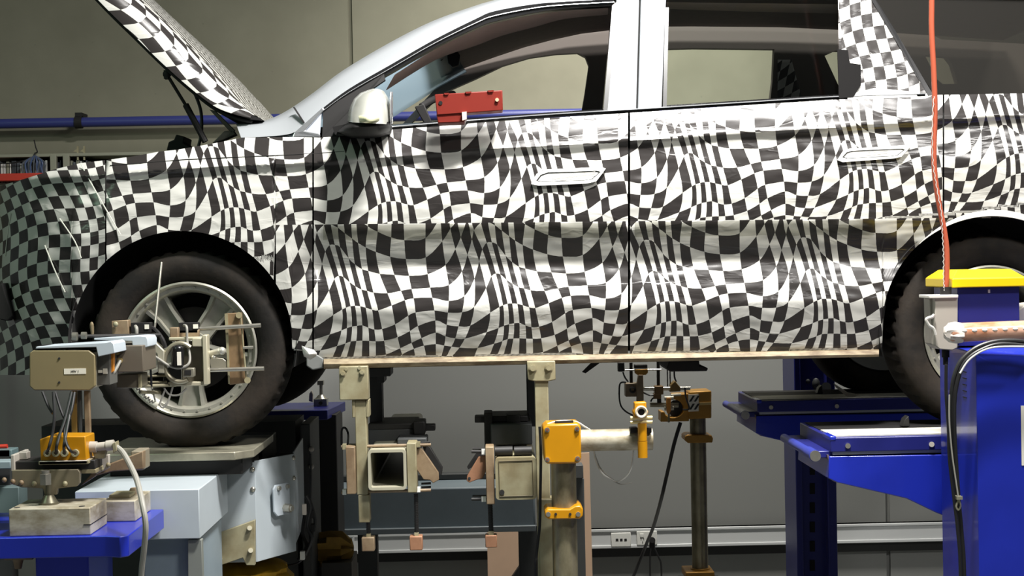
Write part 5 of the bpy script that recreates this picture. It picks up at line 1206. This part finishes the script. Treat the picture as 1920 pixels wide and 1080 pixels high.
mb.add([V((x0, y0, hzt)), V((x1, y0, hzt)), V((x1, y1, hzt)), V((x0, y1, hzt)), V((x0, y0, hzc)), V((x1, y0, hzc)), V((x1, y1, hzc)), V((x0, y1, hzc)), V((x0+.03, y0+.05, hzk)), V((x1-.03, y0+.05, hzk)), V((x1-.03, y1-.05, hzk)), V((x0+.03, y1-.05, hzk))],
       [(0, 1, 5, 4), (1, 2, 6, 5), (2, 3, 7, 6), (3, 0, 4, 7), (4, 5, 9, 8), (5, 6, 10, 9), (6, 7, 11, 10), (7, 4, 8, 11), (8, 9, 10, 11), (3, 2, 1, 0)])
build('cap', mb, YELLOWB, hs, smooth=False, bevel=.003)
build('housing_screw', MB().pbox(1853, 543, 1856.5, 549, HY0-.004, HY0+.002), WHITEP, hs)
jb = thing('connector_box', 'grey connector box with wire latch beside the yellow capped housing', 'connector box', W(1770, 655, -.5))
JY0, JY1 = -.60, -.50
build('box_body', MB().prism([W(1753, 558, JY0), W(1796, 557, JY0), W(1796, 652, JY0), W(1786, 657, JY0), W(1762, 655, JY0), W(1753, 648, JY0)], .10), GREYP, jb, bevel=.003)
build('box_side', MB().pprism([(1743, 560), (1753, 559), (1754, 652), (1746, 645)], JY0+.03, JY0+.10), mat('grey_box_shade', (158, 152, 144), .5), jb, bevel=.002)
build('box_lid', MB().pbox(1742, 553, 1797, 559, JY0-.01, JY1+.01), mat('pale_lid', (220, 216, 208), .4), jb, bevel=.002)
build('wire_latch', MB().tube([W(1752, 590, JY0-.01), W(1748, 594, JY0-.01), W(1737, 599, JY0-.01), W(1742, 610, JY0-.01), W(1750, 616, JY0-.01), W(1754, 628, JY0-.01)], .0055, 8), mat('latch_wire', (224, 222, 214), .3, .4), jb)
build('hose_collar', MB().cyl(W(1773, 556, -.55), W(1773, 538, -.55), .018, 18), BLACKM, jb)
build('bottom_gland', MB().cyl(W(1773, 656, -.55), W(1773, 670, -.55), .012, 16).cyl(W(1773, 670, -.55), W(1773, 684, -.55), .008, 16), BLACKM, jb)
hose = thing('orange_hose', 'orange hose hanging down past the rear door to the connector box', 'hose', W(1773, 538, -.55))
build('hose_run', MB().tube([W(x, y, -.55) for x, y in ((1748, -700), (1748, -200), (1747, 0), (1747, 60), (1751, 140), (1753, 210), (1751, 280), (1753, 330), (1761, 385), (1770, 430), (1775, 470), (1775, 515), (1773, 542))], .0088, 12), ORANGE, hose)
def zz(k, n): return .0025*math.sin(k*2.6)
hp2 = catmull([W(x, y, -.565) for x, y in ((1751, 180), (1748, 240), (1749, 300), (1756, 350), (1765, 400), (1767, 440), (1769, 480), (1769, 520), (1771, 545))], 12)
build('spiral_wire', MB().tube([p+V((.0018*math.sin(k*1.9), 0, 0)) for k, p in enumerate(hp2)], .0013, 5, 1), CABLEW, hose)
fm = thing('foam_sleeve', 'pinkish foam sleeve wrapped in clear tape above the cabinet', 'sleeve', W(1850, 640, -.72))
fa, fb2 = W(1785, 624, -.72), W(2000, 616, -.72)
build('sleeve', MB().cyl(fa, fb2, .030, 24).ball(fa, .022, .030, .030, 18), FOAM, fm)
for k in range(7): build('pale_patch', MB().ball(fa+(fb2-fa)*((18+k*19)/215)+V((0, -.029, .006)), .009, .003, .005, 10), mat('pale_patch_film', (226, 222, 216), .2), fm)
build('tape_end', MB().lathe(fa, (-1, 0, .02), [(.031, -.03), (.032, -.01), (.028, .012), (.018, .022), (0, .026)], 20, lambda j, i: .003*math.sin(i*2.3+j)), mat('crumpled_tape', (224, 214, 206), .2, coat=.6), fm)
kc = thing('cable_loop', 'thick black cables looping over the cabinet top and hanging down its left side', 'cables', W(1800, 900, -.75))
for i, (P, r, m) in enumerate(([[(1960, 650), (1915, 640), (1870, 640), (1835, 650), (1810, 668), (1795, 690), (1786, 725), (1784, 780), (1786, 860), (1794, 940), (1800, 1000), (1804, 1085), (1808, 1300), (1808, 1500)], .0075, CABLEB], [[(1950, 652), (1880, 645), (1840, 656), (1812, 676), (1798, 705), (1790, 750), (1790, 820), (1797, 930), (1803, 1000), (1808, 1090), (1811, 1400)], .0065, CABLEB], [[(1774, 684), (1774, 740), (1778, 800), (1780, 860), (1788, 930), (1796, 1000), (1801, 1090), (1803, 1400)], .005, CABLEB], [[(1780, 740), (1780, 790), (1785, 850), (1792, 900), (1797, 934)], .0025, CABLEG], [[(1800, 700), (1820, 672), (1860, 652), (1930, 650)], .003, CABLEW])):
    build('cable_strand', MB().tube([W(x, y, -.76-.012*i) for x, y in P], r, 10), m, kc)
build('cable_clip', MB().pbox(1794, 931, 1805, 937, -.8, -.77).tube([W(1797, 937, -.79), W(1793, 950, -.79), W(1797, 956, -.79), W(1801, 948, -.79), W(1798, 937, -.79)], .003, 6), mat('clip_steel', (176, 172, 150), .3, .6), kc, bevel=.001)
ph_ = build('pale_casing', MB().pprism([(1908, 582), (1925, 570), (1990, 560), (1990, 612), (1920, 614), (1909, 606)], -.50, -.4), GREYP, bevel=.004); tag(ph_, 'pale grey casing at the right edge beside the yellow capped housing', 'casing')
# slotted blue post beyond the car
sp_ = thing('slotted_post', 'dark blue slotted steel post standing behind the lift platforms', 'post', V((W(1532, 950, 2.0).x, 2.1, 0)))
QY = 2.0
qx0, qx1 = W(1494, 1000, QY).x, W(1570, 1000, QY).x; qx2 = W(1553, 1000, QY).x; qx3 = W(1506, 1000, QY).x
qzt = zf(1530, 620, QY)
build('web', MB().box(qx3, qx2, QY+.05, QY+.07, 0, qzt), BLUED, sp_)
build('flange', MB().box(qx0, qx3, QY, QY+.3, 0, qzt), BLUED, sp_, bevel=.004)
build('flange', MB().box(qx2, qx1, QY, QY+.3, 0, qzt), BLUED, sp_, bevel=.004)
for k in range(9):
    y = 880+k*36; p = W(1523, y, QY+.05)
    build('slot', MB().box(p.x-.012, p.x+.012, QY+.045, QY+.052, p.z-.026, p.z+.026), DARK, sp_)
build('slot_bolt', MB().ball(W(1515, 715, QY+.04), .012, .012, .012, 10).ball(W(1530, 720, QY+.03), .02, .02, .03, 10).cyl(W(1549, 726, QY+.04), W(1549, 726, QY-.02), .024, 16), DKGREY, sp_)
build('crooked_bracket', MB().pprism([(1564, 719), (1590, 736), (1612, 740), (1602, 744), (1588, 743), (1568, 726)], 1.3, 1.32), GREYP, lf2)
